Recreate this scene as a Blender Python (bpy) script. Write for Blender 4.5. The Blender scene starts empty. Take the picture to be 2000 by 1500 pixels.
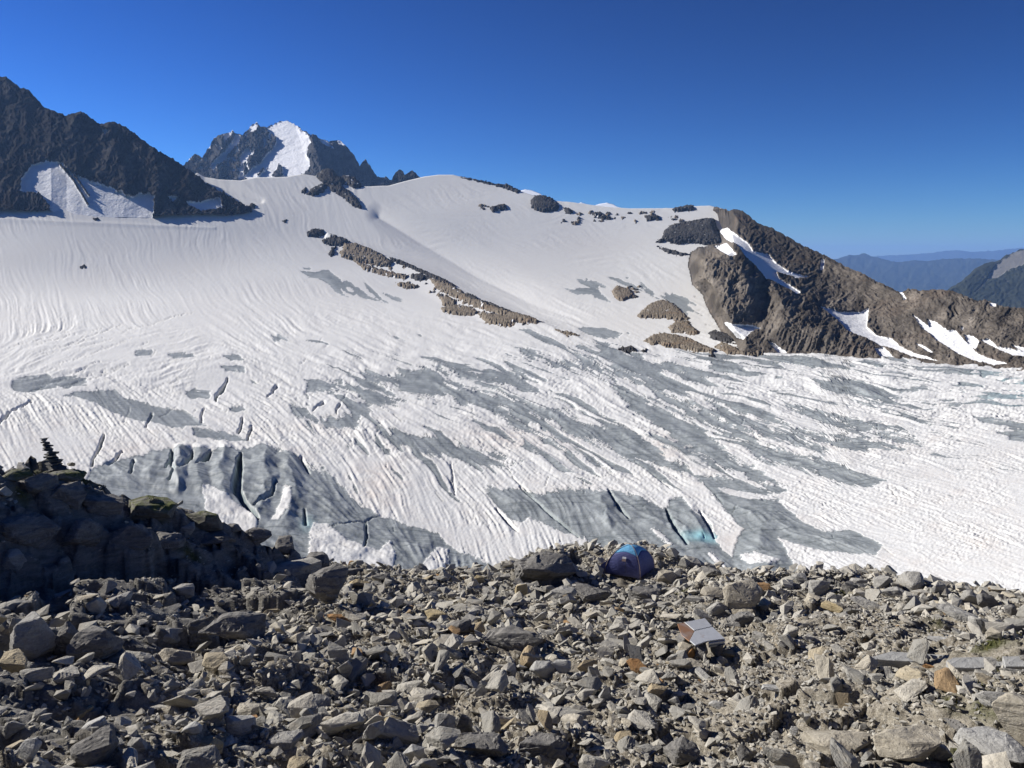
import bpy, bmesh, math, random
import numpy as np
from mathutils import Vector, Matrix, Euler, noise as mnoise
rng = np.random.default_rng(7); random.seed(7)
SC = bpy.context.scene; COL = SC.collection
# ------------------------------------------------------------------ camera, world, sun, exposure
F = 1540.0; PITCH = math.radians(8.9); CAM = np.array([0.0, 0.0, 12.0])
cd = bpy.data.cameras.new('camera'); cam = bpy.data.objects.new('camera', cd); COL.objects.link(cam)
cam.location = CAM; cam.rotation_euler = (math.radians(90) - PITCH, 0, 0)
cd.sensor_width = 36; cd.lens = 36 * F / 2000; cd.clip_start = 0.3; cd.clip_end = 200000
SC.camera = cam
SUN_EL, SUN_AZ = math.radians(28.5), math.radians(-67)          # azimuth from +y (view direction), negative = to the left
sd = Vector((math.sin(SUN_AZ) * math.cos(SUN_EL), math.cos(SUN_AZ) * math.cos(SUN_EL), math.sin(SUN_EL)))
sl = bpy.data.lights.new('sun', 'SUN'); sl.energy = 5.0; sl.angle = math.radians(0.5); sl.color = (1.0, 0.95, 0.87)
so = bpy.data.objects.new('sun', sl); COL.objects.link(so); so.rotation_euler = sd.to_track_quat('Z', 'Y').to_euler()
W = bpy.data.worlds.new('World'); SC.world = W; W.use_nodes = True
wn = W.node_tree; wn.nodes.clear()
sky = wn.nodes.new('ShaderNodeTexSky'); sky.sky_type = 'NISHITA'; sky.sun_disc = False
sky.sun_elevation = SUN_EL; sky.sun_rotation = SUN_AZ; sky.altitude = 2700; sky.air_density = 1.0; sky.dust_density = 0.5; sky.ozone_density = 4.5
hs = wn.nodes.new('ShaderNodeHueSaturation'); hs.inputs['Saturation'].default_value = 1.15; hs.inputs['Value'].default_value = 0.468
gm = wn.nodes.new('ShaderNodeGamma'); gm.inputs[1].default_value = 1.8
bg = wn.nodes.new('ShaderNodeBackground'); bg.inputs[1].default_value = 0.06
wo = wn.nodes.new('ShaderNodeOutputWorld')
wn.links.new(sky.outputs[0], hs.inputs['Color']); wn.links.new(hs.outputs[0], gm.inputs[0]); wn.links.new(gm.outputs[0], bg.inputs[0]); wn.links.new(bg.outputs[0], wo.inputs[0])
SC.view_settings.view_transform = 'Standard'; SC.view_settings.look = 'None'; SC.view_settings.gamma = 1
SC.view_settings.use_curve_mapping = False; SC.view_settings.exposure = 0.52
SC.render.engine = 'CYCLES'; SC.cycles.use_denoising = True; SC.cycles.max_bounces = 6; SC.cycles.diffuse_bounces = 1; SC.cycles.volume_bounces = 1
# ------------------------------------------------------------------ helpers
def pix_dir(u, v):
    xc = (np.asarray(u, float) - 1000) / F; yc = (750 - np.asarray(v, float)) / F
    cp, sp = math.cos(PITCH), math.sin(PITCH)
    return xc, cp + yc * sp, -sp + yc * cp
def pix(u, v, r):
    """world point seen in direction (u, v) at horizontal distance r"""
    x, y, z = pix_dir(u, v); h = np.hypot(x, y)
    return np.stack([x / h * r, y / h * r, CAM[2] + z / h * r], -1)
def mpp(u, v, r):
    x, y, z = pix_dir(u, v); return r / np.hypot(x, y) / F
def _hash(ix, iy, iz, seed):
    h = (ix.astype(np.uint32) * np.uint32(374761393) + iy.astype(np.uint32) * np.uint32(668265263) + iz.astype(np.uint32) * np.uint32(2246822519) + np.uint32(seed * 3266489917 & 0xffffffff))
    h ^= h >> np.uint32(13); h *= np.uint32(1274126177); h ^= h >> np.uint32(16); h *= np.uint32(2654435761); h ^= h >> np.uint32(15)
    return h
def perlin(x, y, z=None, seed=0):
    x = np.asarray(x, np.float32); y = np.asarray(y, np.float32)
    d3 = z is not None
    x0 = np.floor(x); y0 = np.floor(y); fx = x - x0; fy = y - y0; ix = x0.astype(np.int64); iy = y0.astype(np.int64)
    u = fx * fx * fx * (fx * (fx * 6 - 15) + 10); v = fy * fy * fy * (fy * (fy * 6 - 15) + 10)
    if d3:
        z = np.asarray(z, np.float32); z0 = np.floor(z); fz = z - z0; iz = z0.astype(np.int64); w = fz * fz * fz * (fz * (fz * 6 - 15) + 10)
    else:
        iz = np.zeros_like(ix)
    def g(dx, dy, dz):
        h = _hash(ix + dx, iy + dy, iz + dz, seed)
        a = (h & np.uint32(1023)).astype(np.float32) / 511.5 - 1; b = ((h >> np.uint32(10)) & np.uint32(1023)).astype(np.float32) / 511.5 - 1
        r = a * (fx - dx) + b * (fy - dy)
        if d3: r = r + (((h >> np.uint32(20)) & np.uint32(1023)).astype(np.float32) / 511.5 - 1) * (fz - dz)
        return r
    def pl(dz):
        a = g(0, 0, dz); b = g(1, 0, dz); c = g(0, 1, dz); d = g(1, 1, dz)
        a = a + (b - a) * u; c = c + (d - c) * u
        return a + (c - a) * v
    if not d3: return pl(0) * 1.4
    a = pl(0); b = pl(1); return (a + (b - a) * w) * 1.4
def fbm(x, y, z=None, octaves=4, seed=0, gain=0.5, ridged=False):
    s = 0; a = 1.0; f = 1.0; t = 0
    for i in range(octaves):
        n = perlin(x * f, y * f, None if z is None else z * f, seed + i * 17)
        if ridged: n = 1 - 2 * np.abs(n)
        s = s + a * n; t += a; a *= gain; f *= 2.03
    return s / t
def sstep(a, b, x):
    t = np.clip((x - a) / (b - a), 0, 1); return t * t * (3 - 2 * t)
def seg_dist(U, V, pts, closed):
    d = np.full(U.shape, 1e9, np.float32); n = len(pts)
    for i in range(n if closed else n - 1):
        ax, ay = pts[i]; bx, by = pts[(i + 1) % n]; dx, dy = bx - ax, by - ay
        t = np.clip(((U - ax) * dx + (V - ay) * dy) / (dx * dx + dy * dy + 1e-9), 0, 1)
        d = np.minimum(d, np.hypot(U - ax - t * dx, V - ay - t * dy))
    return d
def sdf_poly(U, V, pts, margin=60):
    """signed distance, positive inside, clipped at -margin"""
    out = np.full(U.shape, -float(margin), np.float32)
    p = np.array(pts, float); m = (U > p[:, 0].min() - margin) & (U < p[:, 0].max() + margin) & (V > p[:, 1].min() - margin) & (V < p[:, 1].max() + margin)
    if not m.any(): return out
    u = U[m].astype(np.float32); v = V[m].astype(np.float32); d = seg_dist(u, v, pts, True)
    ins = np.zeros(u.shape, bool); n = len(pts)
    for i in range(n):
        ax, ay = pts[i]; bx, by = pts[(i + 1) % n]
        if ay == by: continue
        c = ((ay > v) != (by > v)) & (u < (bx - ax) * (v - ay) / (by - ay) + ax); ins ^= c
    out[m] = np.maximum(np.where(ins, d, -d), -margin)
    return out
def line_field(U, V, pts, wid, margin=2.5):
    """0..1 ridge profile round a polyline; wid is a half width or one per point"""
    out = np.zeros(U.shape, np.float32); p = np.array(pts, float); w = np.broadcast_to(np.asarray(wid, float), (len(p),)); M = w.max() * margin
    m = (U > p[:, 0].min() - M) & (U < p[:, 0].max() + M) & (V > p[:, 1].min() - M) & (V < p[:, 1].max() + M)
    if not m.any(): return out
    u = U[m]; v = V[m]; best = np.full(u.shape, 9.0, np.float32)
    for i in range(len(p) - 1):
        dx, dy = p[i + 1] - p[i]; t = np.clip(((u - p[i, 0]) * dx + (v - p[i, 1]) * dy) / (dx * dx + dy * dy + 1e-9), 0, 1)
        best = np.minimum(best, np.hypot(u - p[i, 0] - t * dx, v - p[i, 1] - t * dy) / (w[i] + (w[i + 1] - w[i]) * t + 1e-6))
    out[m] = np.clip(1 - best, -1.5, 1); return out
def scurve(pts, x, s=28):
    p = np.array(pts, float); g = np.arange(p[0, 0] - 200, p[-1, 0] + 201, 4.0); y = np.interp(g, p[:, 0], p[:, 1]); k = np.exp(-.5 * (np.arange(-30, 31) * 4 / s) ** 2); k /= k.sum()
    return np.interp(x, g, np.convolve(np.pad(y, 30, mode='edge'), k, 'valid'))
def curve(pts, x):
    p = np.array(pts, float); return np.interp(x, p[:, 0], p[:, 1])
def tag(o, label=None, cat=None, group=None, kind=None):
    for k, val in (('label', label), ('category', cat), ('group', group), ('kind', kind)):
        if val: o[k] = val
    return o
def near_labels(pts, refs, noun, sizes):
    """a label for each point from the labelled thing nearest to it, the side it lies on and its rank in size there"""
    rp = np.array([r[:2] for r in refs], float); bk = {}
    for i, (a, b) in enumerate(pts):
        d = np.hypot((rp[:, 0] - a), (rp[:, 1] - b) * 1.4); k = int(np.argmin(d)); dx, dy = a - rp[k, 0], (b - rp[k, 1]) * 1.4
        side = ('right of' if dx > 0 else 'left of') if abs(dx) > abs(dy) else ('in front of' if dy > 0 else 'behind'); bk.setdefault((k, side), []).append(i)
    out = [''] * len(pts)
    for (k, side), L in bk.items():
        L.sort(key=lambda i: -sizes[i]); names = {1: [''], 2: ['larger ', 'smaller '], 3: ['largest ', 'middle sized ', 'smallest ']}.get(len(L), ['largest ', 'second largest '] + ['third largest ', 'fourth largest ', 'fifth largest ', 'sixth largest '][:max(0, len(L) - 3)] + ['small '] * 99)
        if len(L) > 3: names[len(L) - 1] = 'smallest '
        for n, i in enumerate(L): out[i] = ' '.join((names[n] + noun + ' ' + side + ' the ' + refs[k][2]).split()[:16])
    return out
def link(name, me, mat=None, parent=None):
    o = bpy.data.objects.new(name, me); COL.objects.link(o)
    if mat is not None and not me.materials: me.materials.append(mat)
    if parent is not None: o.parent = parent
    return o
def raw_mesh(name, verts, faces, loops_per=None, smooth=True, attrs=None):
    me = bpy.data.meshes.new(name); nv = len(verts); faces = np.asarray(faces, np.int32); nf, k = faces.shape
    me.vertices.add(nv); me.vertices.foreach_set('co', np.asarray(verts, np.float32).ravel())
    me.loops.add(nf * k); me.loops.foreach_set('vertex_index', faces.ravel())
    me.polygons.add(nf); me.polygons.foreach_set('loop_start', np.arange(0, nf * k, k, dtype=np.int32))
    me.polygons.foreach_set('use_smooth', np.full(nf, smooth, bool))
    for an, av in (attrs or {}).items():
        a = me.attributes.new(an, 'FLOAT', 'POINT'); a.data.foreach_set('value', np.asarray(av, np.float32).ravel())
    me.update(calc_edges=True); me.validate(); return me
def grid_mesh(name, P, mat, attrs=None, keep=None, smooth=True, parent=None, flip=False):
    R, C = P.shape[:2]; idx = np.arange(R * C).reshape(R, C)
    q = np.stack([idx[:-1, :-1], idx[:-1, 1:], idx[1:, 1:], idx[1:, :-1]], -1).reshape(-1, 4)
    if flip: q = q[:, ::-1]
    V = P.reshape(-1, 3); A = {k: np.asarray(a).ravel() for k, a in (attrs or {}).items()}
    if keep is not None:
        k = keep.ravel(); q = q[k[q].any(1)]; used = np.unique(q); mp = np.zeros(R * C, np.int64); mp[used] = np.arange(len(used))
        q = mp[q]; V = V[used]; A = {n: a[used] for n, a in A.items()}
    return link(name, raw_mesh(name, V, q, smooth=smooth, attrs=A), mat, parent)
# ------------------------------------------------------------------ node materials
class NT:
    def __init__(s, name):
        s.m = bpy.data.materials.new(name); s.m.use_nodes = True; s.t = s.m.node_tree; s.t.nodes.clear()
        s.out = s.n('ShaderNodeOutputMaterial'); s.b = s.n('ShaderNodeBsdfPrincipled'); s.t.links.new(s.b.outputs[0], s.out.inputs[0])
        s.b.inputs['Specular IOR Level'].default_value = 0.25
    def n(s, t, **kw):
        nd = s.t.nodes.new(t)
        for k, v in kw.items(): setattr(nd, k, v)
        return nd
    def set(s, sock, v):
        if isinstance(v, bpy.types.NodeSocket): s.t.links.new(v, sock)
        elif hasattr(sock.default_value, '__len__') and len(sock.default_value) == 4 and len(v) == 3: sock.default_value = (*v, 1)
        else: sock.default_value = v
    def math(s, op, a, b=0.0, c=False):
        nd = s.n('ShaderNodeMath', operation=op, use_clamp=c); s.set(nd.inputs[0], a); s.set(nd.inputs[1], b); return nd.outputs[0]
    def mix(s, f, a, b, mode='MIX'):
        nd = s.n('ShaderNodeMix', data_type='RGBA', blend_type=mode); s.set(nd.inputs[0], f); s.set(nd.inputs[6], a); s.set(nd.inputs[7], b); return nd.outputs[2]
    def attr(s, name): return s.n('ShaderNodeAttribute', attribute_name=name).outputs['Fac']
    def mrange(s, x, a, b, c=0.0, d=1.0):
        nd = s.n('ShaderNodeMapRange'); nd.clamp = True
        for i, v in enumerate((x, a, b, c, d)): s.set(nd.inputs[i], v)
        return nd.outputs[0]
    def coords(s, kind='Object', scale=(1, 1, 1), rot=(0, 0, 0)):
        tc = s.n('ShaderNodeTexCoord'); mp = s.n('ShaderNodeMapping'); s.t.links.new(tc.outputs[kind], mp.inputs[0])
        mp.inputs['Scale'].default_value = scale; mp.inputs['Rotation'].default_value = rot; return mp.outputs[0]
    def noise(s, vec, scale, detail=4, rough=0.55, dist=0.0):
        nd = s.n('ShaderNodeTexNoise'); s.set(nd.inputs['Vector'], vec); nd.inputs['Scale'].default_value = scale
        nd.inputs['Detail'].default_value = detail; nd.inputs['Roughness'].default_value = rough; nd.inputs['Distortion'].default_value = dist; return nd.outputs['Fac']
    def bump(s, h, strength, dist, prev=None):
        nd = s.n('ShaderNodeBump'); s.set(nd.inputs['Height'], h); nd.inputs['Strength'].default_value = strength; nd.inputs['Distance'].default_value = dist
        if prev is not None: s.t.links.new(prev, nd.inputs['Normal'])
        return nd.outputs[0]
    def fin(s, col, rough=0.9, normal=None, metal=0.0):
        s.set(s.b.inputs['Base Color'], col); s.set(s.b.inputs['Roughness'], rough); s.set(s.b.inputs['Metallic'], metal)
        if normal is not None: s.t.links.new(normal, s.b.inputs['Normal'])
        return s.m
def plain(name, col, rough=0.7, var=0.15, scale=8.0, metal=0.0):
    t = NT(name); c = t.coords(); n = t.noise(c, scale, 5)
    return t.fin(t.mix(t.mrange(n, 0.3, 0.7), tuple(x * (1 - var) for x in col), tuple(min(1, x * (1 + var)) for x in col)), rough, t.bump(n, 0.2, 0.01), metal)
def m_glacier():
    t = NT('snow_and_ice'); ice, dirt, streak, blue = t.attr('ice'), t.attr('dirt'), t.attr('streak'), t.attr('blue')
    c = t.coords(); n1 = t.noise(c, 0.9, 6, 0.65); n2 = t.noise(c, 0.12, 5, 0.6)
    snow = t.mix(t.mrange(n1, 0.3, 0.7), (0.625, 0.628, 0.615), (0.75, 0.752, 0.738))
    snow = t.mix(t.math('MULTIPLY', dirt, t.mrange(n2, 0.35, 0.7, 0.2, 1.0)), snow, (0.63, 0.58, 0.54))
    icec = t.mix(t.mrange(streak, -1.1, 1.1), (0.142, 0.156, 0.158), (0.435, 0.462, 0.462)); lam = t.noise(t.coords('Object', (.045, .42, .3), (0, 0, .22)), 1.0, 6, .7, .6); icec = t.mix(t.mrange(lam, .5, .64, 0, .75), icec, (0.085, 0.098, 0.10))
    icec = t.mix(t.mrange(n1, 0.35, 0.75), icec, t.mix(0.5, icec, (0.30, 0.34, 0.36)))
    icec = t.mix(blue, icec, (0.32, 0.62, 0.68))
    ice = t.mrange(t.math('ADD', ice, t.math('MULTIPLY', t.math('SUBTRACT', t.noise(c, .8, 5, .75), .5), .9)), .36, .62)
    col = t.mix(ice, snow, icec)
    h = t.noise(c, 1.6, 5, 0.7)
    return t.fin(col, t.mrange(ice, 0, 1, 0.8, 0.55), t.bump(h, 0.35, 0.25))
def m_rockface(name, cols, scale, snow=(0.80, 0.81, 0.83), rust=(0.26, 0.17, 0.10), bdist=2.0, grit=1.0):
    t = NT(name); sn, sh = t.attr('snow'), t.attr('streak'); c = t.coords()
    n1 = t.noise(c, scale, 7, 0.65); n2 = t.noise(c, scale * 0.18, 4, 0.6); n3 = t.noise(c, scale * 6, 4, 0.7)
    col = t.mix(t.mrange(n1, 0.3, 0.7), cols[0], cols[1]); col = t.mix(t.mrange(sh, -0.25, 0.35, 0.75, 0), col, cols[2])
    col = t.mix(t.mrange(n2, 0.56, 0.75, 0, 0.55), col, rust); col = t.mix(t.mrange(n3, 0.3, 0.75, 0.0, 0.45), col, tuple(x * 0.45 for x in cols[0]))
    t.b.inputs['Specular IOR Level'].default_value = 0.0
    s = t.mrange(t.math('ADD', sn, t.math('MULTIPLY', t.math('SUBTRACT', n3, 0.5), 0.5)), 0.42, 0.58)
    bn = t.bump(n3, 0.8 * grit, bdist * 0.35, t.bump(n1, 0.9 * grit, bdist))
    return t.fin(t.mix(s, col, snow), 0.9, bn)
M_GL = m_glacier()
# ------------------------------------------------------------------ glacier and snow field (one terrain sheet)
_v = np.arange(200, 1500, 2.0)
def _rbase():
    pv = [700, 660, 620, 580, 540, 500, 450, 400, 345, 300, 200]; pr = [765, 980, 1360, 1780, 2060, 2270, 2490, 2730, 3060, 3350, 4000]
    x, y, z = pix_dir(np.full(_v.shape, 1000.0), _v)
    plane = -95.0 / np.minimum(z / np.hypot(x, y), -1e-3)
    r = np.where(_v >= 700, plane, np.interp(_v, pv[::-1], pr[::-1])); l = np.log(r)
    k = np.exp(-0.5 * (np.arange(-30, 31) / 11.0) ** 2); k /= k.sum()
    return np.convolve(np.pad(l, 30, mode='reflect', reflect_type='odd'), k, 'valid')
_lr = _rbase()
def r_gl(u, v):
    return np.exp(np.interp(v, _v, _lr)) * (1 + 0.00004 * (np.asarray(u) - 1000))
TOP = [(-260, 385), (0, 385), (330, 380), (385, 338), (400, 344), (430, 350), (470, 353), (500, 347), (560, 346), (590, 340), (620, 345), (690, 366), (760, 363), (800, 352), (830, 345), (855, 342), (885, 342), (905, 347), (930, 352), (960, 360), (985, 362), (1010, 372), (1050, 385), (1090, 393), (1130, 397), (1180, 404), (1230, 408), (1290, 408), (1320, 408), (1350, 405), (1385, 404), (1410, 410), (1450, 440), (1520, 480), (1600, 545), (1660, 660), (1720, 693), (1790, 700), (1850, 708), (1910, 715), (2000, 722), (2260, 745)]
GU, GR = 1240, 540
uu = np.linspace(-240, 2240, GU); tt = np.linspace(0, 1, GR)[:, None]
U = np.broadcast_to(uu, (GR, GU)).astype(np.float64).copy(); V = 1330 + (curve(TOP, uu)[None, :] - 1330) * tt
Rr = r_gl(U, V); MP = mpp(U, V, Rr)
U32, V32 = U.astype(np.float32), V.astype(np.float32)
# flow direction field, given as (u, v, du, dv) in plan along the visible slope
DIR = np.array([(60, 600, .15, 1), (160, 480, .35, 1), (300, 560, .6, 1), (420, 480, .15, 1), (650, 430, .35, 1), (560, 520, .6, 1), (620, 545, 1, .3), (690, 560, 1, .3), (760, 582, 1, .3), (500, 620, 1, .9), (100, 700, 1, -.35), (350, 690, 1, -.3), (80, 850, .6, 1), (250, 830, .8, 1), (600, 850, .8, 1),
    (620, 720, 1, .35), (700, 950, .5, 1), (900, 1080, .2, 1), (780, 1020, .4, 1), (1000, 960, .9, .8), (1080, 1050, .35, 1), (1150, 880, 1, .6), (1300, 850, 1, .55), (1500, 830, 1, .42), (1700, 900, 1, .24), (1900, 1050, 1, .3), (1600, 1000, 1, .36), (1500, 720, 1, .1),
    (1900, 760, 1, .06), (900, 690, 1, .28), (900, 780, 1, .4), (850, 450, 1, .35), (1150, 500, 1, .22), (900, 560, 1, .5), (1300, 1050, 1, .6), (350, 950, 1, .25), (550, 1000, 1, .35), (700, 1070, 1, .35), (180, 380, .4, 1), (1250, 560, 1, .5)], float)
ang2 = 2 * np.arctan2(DIR[:, 3], DIR[:, 2]); cs = np.zeros(U.shape); sn = np.zeros(U.shape); wn_ = np.zeros(U.shape)
for k in range(len(DIR)):
    w = 1 / ((U - DIR[k, 0]) ** 2 + (1.4 * (V - DIR[k, 1])) ** 2 + 900) ** 1.5; cs += w * math.cos(ang2[k]); sn += w * math.sin(ang2[k])
TH = 0.5 * np.arctan2(sn, cs) + 0.95 * perlin(U32 / 110, V32 / 45, seed=5) * sstep(640, 560, V32) + 0.35 * perlin(U32 / 60, V32 / 40, seed=6) + 0.2 * perlin(U32 / 22, V32 / 14, seed=8)
dU = (uu[1] - uu[0]); dVrow = np.abs(np.gradient(V, axis=0))
du_i = np.cos(TH) / dU; Vi = np.gradient(V, axis=1); dv_i = -(np.sin(TH) - Vi * du_i) / dVrow
def lic(src, L):
    out = src.copy(); acc = np.ones_like(src) * 1.0
    for sgn in (1, -1):
        x = np.broadcast_to(np.arange(GU, dtype=np.float32), (GR, GU)).copy(); y = np.broadcast_to(np.arange(GR, dtype=np.float32)[:, None], (GR, GU)).copy()
        for i in range(L):
            ix = np.clip(np.rint(x), 0, GU - 1).astype(np.int32); iy = np.clip(np.rint(y), 0, GR - 1).astype(np.int32)
            x += sgn * du_i[iy, ix] * 2; y += sgn * dv_i[iy, ix] * 2
            ix = np.clip(np.rint(x), 0, GU - 1).astype(np.int32); iy = np.clip(np.rint(y), 0, GR - 1).astype(np.int32)
            out += src[iy, ix]; acc += 1
    out /= acc; return (out - out.mean()) / out.std()
def blur(a, n):
    for _ in range(n):
        a = a.copy(); a[1:-1] = (a[:-2] + 2 * a[1:-1] + a[2:]) / 4; a[:, 1:-1] = (a[:, :-2] + 2 * a[:, 1:-1] + a[:, 2:]) / 4
    return a
white = rng.standard_normal((GR, GU)).astype(np.float32)
L_long = lic(blur(white[::-1, ::-1].copy(), 1), 48); W1 = blur(rng.standard_normal((GR, GU)).astype(np.float32), 2); W2 = blur(rng.standard_normal((GR, GU)).astype(np.float32), 14)
L_rip = lic(blur(white, 1), 12); L_fine = lic(white, 10); L_mid = lic(W1, 9); L_big = lic(W2, 26); W3 = blur(rng.standard_normal((GR, GU)).astype(np.float32), 7); L_band = lic(W3, 70)
# --- bare ice patches, plus one painted shading streak: outlines traced where they lie
ICE_AND_SHADING = [
 [(20, 752), (50, 735), (95, 735), (120, 745), (110, 760), (62, 768), (28, 762)], [(104, 738), (130, 735), (168, 740), (168, 752), (130, 760), (106, 756)],
 [(112, 774), (160, 762), (224, 760), (240, 770), (304, 790), (360, 802), (386, 820), (402, 834), (340, 838), (296, 826), (256, 818), (220, 804), (190, 788), (150, 778)],
 [(356, 758), (380, 754), (412, 764), (408, 778), (372, 776)], [(448, 797), (475, 795), (480, 803), (462, 809), (448, 806)], [(434, 695), (470, 695), (476, 704), (450, 709)], [(330, 692), (375, 690), (382, 697), (340, 701)],
 [(430, 716), (478, 717), (476, 724), (440, 725)], [(268, 686), (296, 686), (296, 693), (270, 693)], [(530, 656), (572, 656), (572, 664), (536, 667)], [(584, 661), (625, 660), (642, 673), (600, 676)], [(376, 840), (440, 848), (486, 868), (430, 866), (380, 854)],
 [(180, 918), (224, 904), (296, 890), (344, 881), (400, 885), (472, 884), (500, 878), (532, 880), (576, 902), (608, 922), (648, 938), (672, 960), (704, 992), (744, 1012), (792, 1028), (856, 1044), (872, 1064), (888, 1076), (940, 1096), (984, 1120), (998, 1150), (940, 1180), (800, 1180), (600, 1140), (450, 1080), (300, 1010), (160, 960)],
 [(944, 960), (992, 957), (1024, 960), (1060, 971), (1088, 962), (1132, 961), (1176, 968), (1192, 964), (1224, 972), (1256, 976), (1296, 1000), (1312, 980), (1332, 980), (1352, 1004), (1384, 1026), (1400, 1060), (1440, 1100), (1540, 1138), (1548, 1180), (1400, 1220), (1250, 1180), (1170, 1066), (1128, 1052), (1096, 1044), (1052, 1024), (1032, 1016), (1020, 1026), (1000, 1022), (968, 992)],
 [(1368, 938), (1424, 976), (1480, 978), (1520, 980), (1542, 1006), (1568, 1026), (1612, 1044), (1660, 1038), (1700, 1058), (1722, 1072), (1712, 1086), (1672, 1086), (1612, 1080), (1548, 1066), (1520, 1054), (1544, 1094), (1560, 1122), (1556, 1180), (1470, 1180), (1420, 1120), (1440, 1058), (1450, 1040), (1420, 1010), (1390, 970)],
 [(704, 724), (768, 728), (856, 722), (904, 754), (948, 764), (984, 780), (1024, 788), (1072, 800), (1112, 808), (1140, 820), (1176, 828), (1216, 828), (1248, 848), (1276, 870), (1300, 900), (1330, 914), (1370, 934), (1420, 946), (1490, 952), (1540, 960), (1500, 972), (1440, 968), (1384, 952), (1336, 930), (1280, 918), (1216, 898), (1188, 878), (1120, 862), (1060, 860), (1040, 846), (1004, 840), (984, 824), (944, 798), (900, 792), (880, 778), (824, 774), (776, 758), (720, 738)],
 [(744, 844), (776, 844), (824, 856), (880, 864), (932, 876), (972, 888), (1000, 904), (1026, 903), (994, 920), (952, 917), (904, 909), (856, 897), (808, 881), (768, 869), (748, 857)],
 [(596, 742), (650, 740), (700, 750), (760, 766), (790, 784), (772, 794), (730, 799), (702, 812), (694, 840), (672, 845), (632, 837), (600, 824), (570, 812), (568, 795), (610, 790), (596, 770)],
 [(1200, 740), (1260, 782), (1330, 818), (1392, 850), (1424, 886), (1480, 922), (1540, 956), (1470, 940), (1400, 908), (1330, 872), (1290, 840), (1240, 806), (1204, 776)],
 [(1272, 758), (1330, 784), (1394, 810), (1440, 834), (1504, 870), (1560, 888), (1620, 904), (1728, 942), (1700, 956), (1640, 950), (1560, 920), (1500, 905), (1450, 872), (1400, 846), (1340, 815), (1280, 780)],
 [(1380, 782), (1440, 800), (1504, 832), (1560, 848), (1612, 886), (1560, 878), (1500, 856), (1440, 826), (1385, 798)], [(1424, 782), (1504, 808), (1560, 838), (1660, 864), (1762, 880), (1700, 876), (1600, 866), (1540, 846), (1470, 815)],
 [(1528, 782), (1600, 804), (1680, 830), (1760, 850), (1832, 872), (1760, 868), (1680, 850), (1600, 828), (1540, 800)], [(1130, 700), (1200, 716), (1280, 742), (1340, 770), (1270, 756), (1190, 735), (1140, 716)],
 [(1900, 812), (1960, 822), (2020, 830), (2060, 870), (1980, 860), (1950, 846), (1990, 840), (1920, 828)], [(1220, 700), (1320, 714), (1420, 735), (1330, 730), (1240, 714)], [(860, 700), (920, 720), (1000, 738), (1050, 760), (980, 752), (900, 734)], [(1020, 690), (1100, 704), (1180, 728), (1120, 724), (1050, 710)],
 [(1108, 560), (1130, 546), (1165, 546), (1182, 560), (1188, 590), (1160, 588), (1120, 578)], [(1175, 536), (1210, 534), (1250, 550), (1290, 566), (1330, 572), (1350, 590), (1368, 615), (1340, 612), (1300, 595), (1260, 576), (1210, 552)], [(1130, 640), (1180, 641), (1228, 653), (1190, 660), (1150, 655)],
 [(588, 524), (640, 528), (690, 548), (740, 564), (780, 586), (740, 588), (690, 578), (640, 566), (600, 548)],  # dark shading streak on the snow, coloured in as ice-like grey
]
SNOW_IN = [
 [(612, 1038), (640, 1044), (680, 1072), (740, 1092), (762, 1072), (772, 1100), (768, 1150), (600, 1150), (606, 1060)], [(790, 1150), (816, 1130), (856, 1072), (876, 1076), (876, 1112), (920, 1128), (935, 1160), (800, 1170)],
 [(398, 976), (410, 970), (440, 988), (472, 1008), (506, 1030), (500, 1050), (440, 1040), (400, 1010)], [(556, 972), (570, 978), (566, 1012), (548, 1036), (530, 1034), (552, 995)], [(600, 768), (640, 761), (690, 768), (702, 790), (680, 812), (660, 830), (640, 820), (608, 814)],
 [(1036, 806), (1048, 810), (1062, 832), (1050, 842), (1040, 826)], [(1068, 824), (1082, 826), (1110, 848), (1150, 860), (1190, 880), (1196, 890), (1150, 884), (1100, 862), (1066, 856)], [(1444, 1088), (1472, 1086), (1522, 1100), (1500, 1112), (1460, 1106)], [(1382, 1084), (1396, 1090), (1442, 1132), (1425, 1130), (1395, 1108)],
 [(980, 792), (1016, 798), (1016, 806), (990, 803)], [(857, 728), (872, 730), (884, 752), (908, 766), (904, 770), (872, 756)], [(752, 846), (764, 845), (768, 854), (756, 856)], [(1260, 1036), (1290, 1050), (1312, 1072), (1290, 1062)], [(1338, 880), (1352, 892), (1380, 905), (1420, 912), (1400, 922), (1360, 912), (1340, 898)],
 [(1410, 862), (1440, 880), (1500, 910), (1530, 930), (1480, 920), (1430, 892)],
]
ice = np.full(U.shape, -60, np.float32)
for p in ICE_AND_SHADING: ice = np.maximum(ice, sdf_poly(U32, V32, p, 60))
ice_sd = ice.copy()
for p in SNOW_IN: ice = np.minimum(ice, -sdf_poly(U32, V32, p, 60))
B1 = sdf_poly(U32, V32, ICE_AND_SHADING[12], 60); B2 = np.maximum(sdf_poly(U32, V32, ICE_AND_SHADING[13], 60), sdf_poly(U32, V32, ICE_AND_SHADING[14], 60))
core = np.maximum(sstep(-40, 20, B1), sstep(-40, 20, B2))
midz = sstep(640, 700, V32) * sstep(1010, 900, V32) * sstep(440, 720, U32) * sstep(1980, 1700, U32 + 0.3 * (V32 - 800))
jag = 3.2 * L_fine + 3.0 * L_mid + 4.0 * L_big * (1 - 0.6 * core) + 7 * perlin(U32 / 26, V32 / 12, seed=31) + 4 * perlin(U32 / 9, V32 / 5, seed=32)
ice = ice + jag * (0.35 + 0.65 * midz)
free = 11 * L_band + 6 * L_big + 9 * perlin(U32 / 150, V32 / 45, seed=12) - 8.0 - 14 * (1 - midz)       # unmapped thin streaks of bare ice
ice = np.maximum(ice, np.where(midz > 0.02, free, -60))
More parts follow.
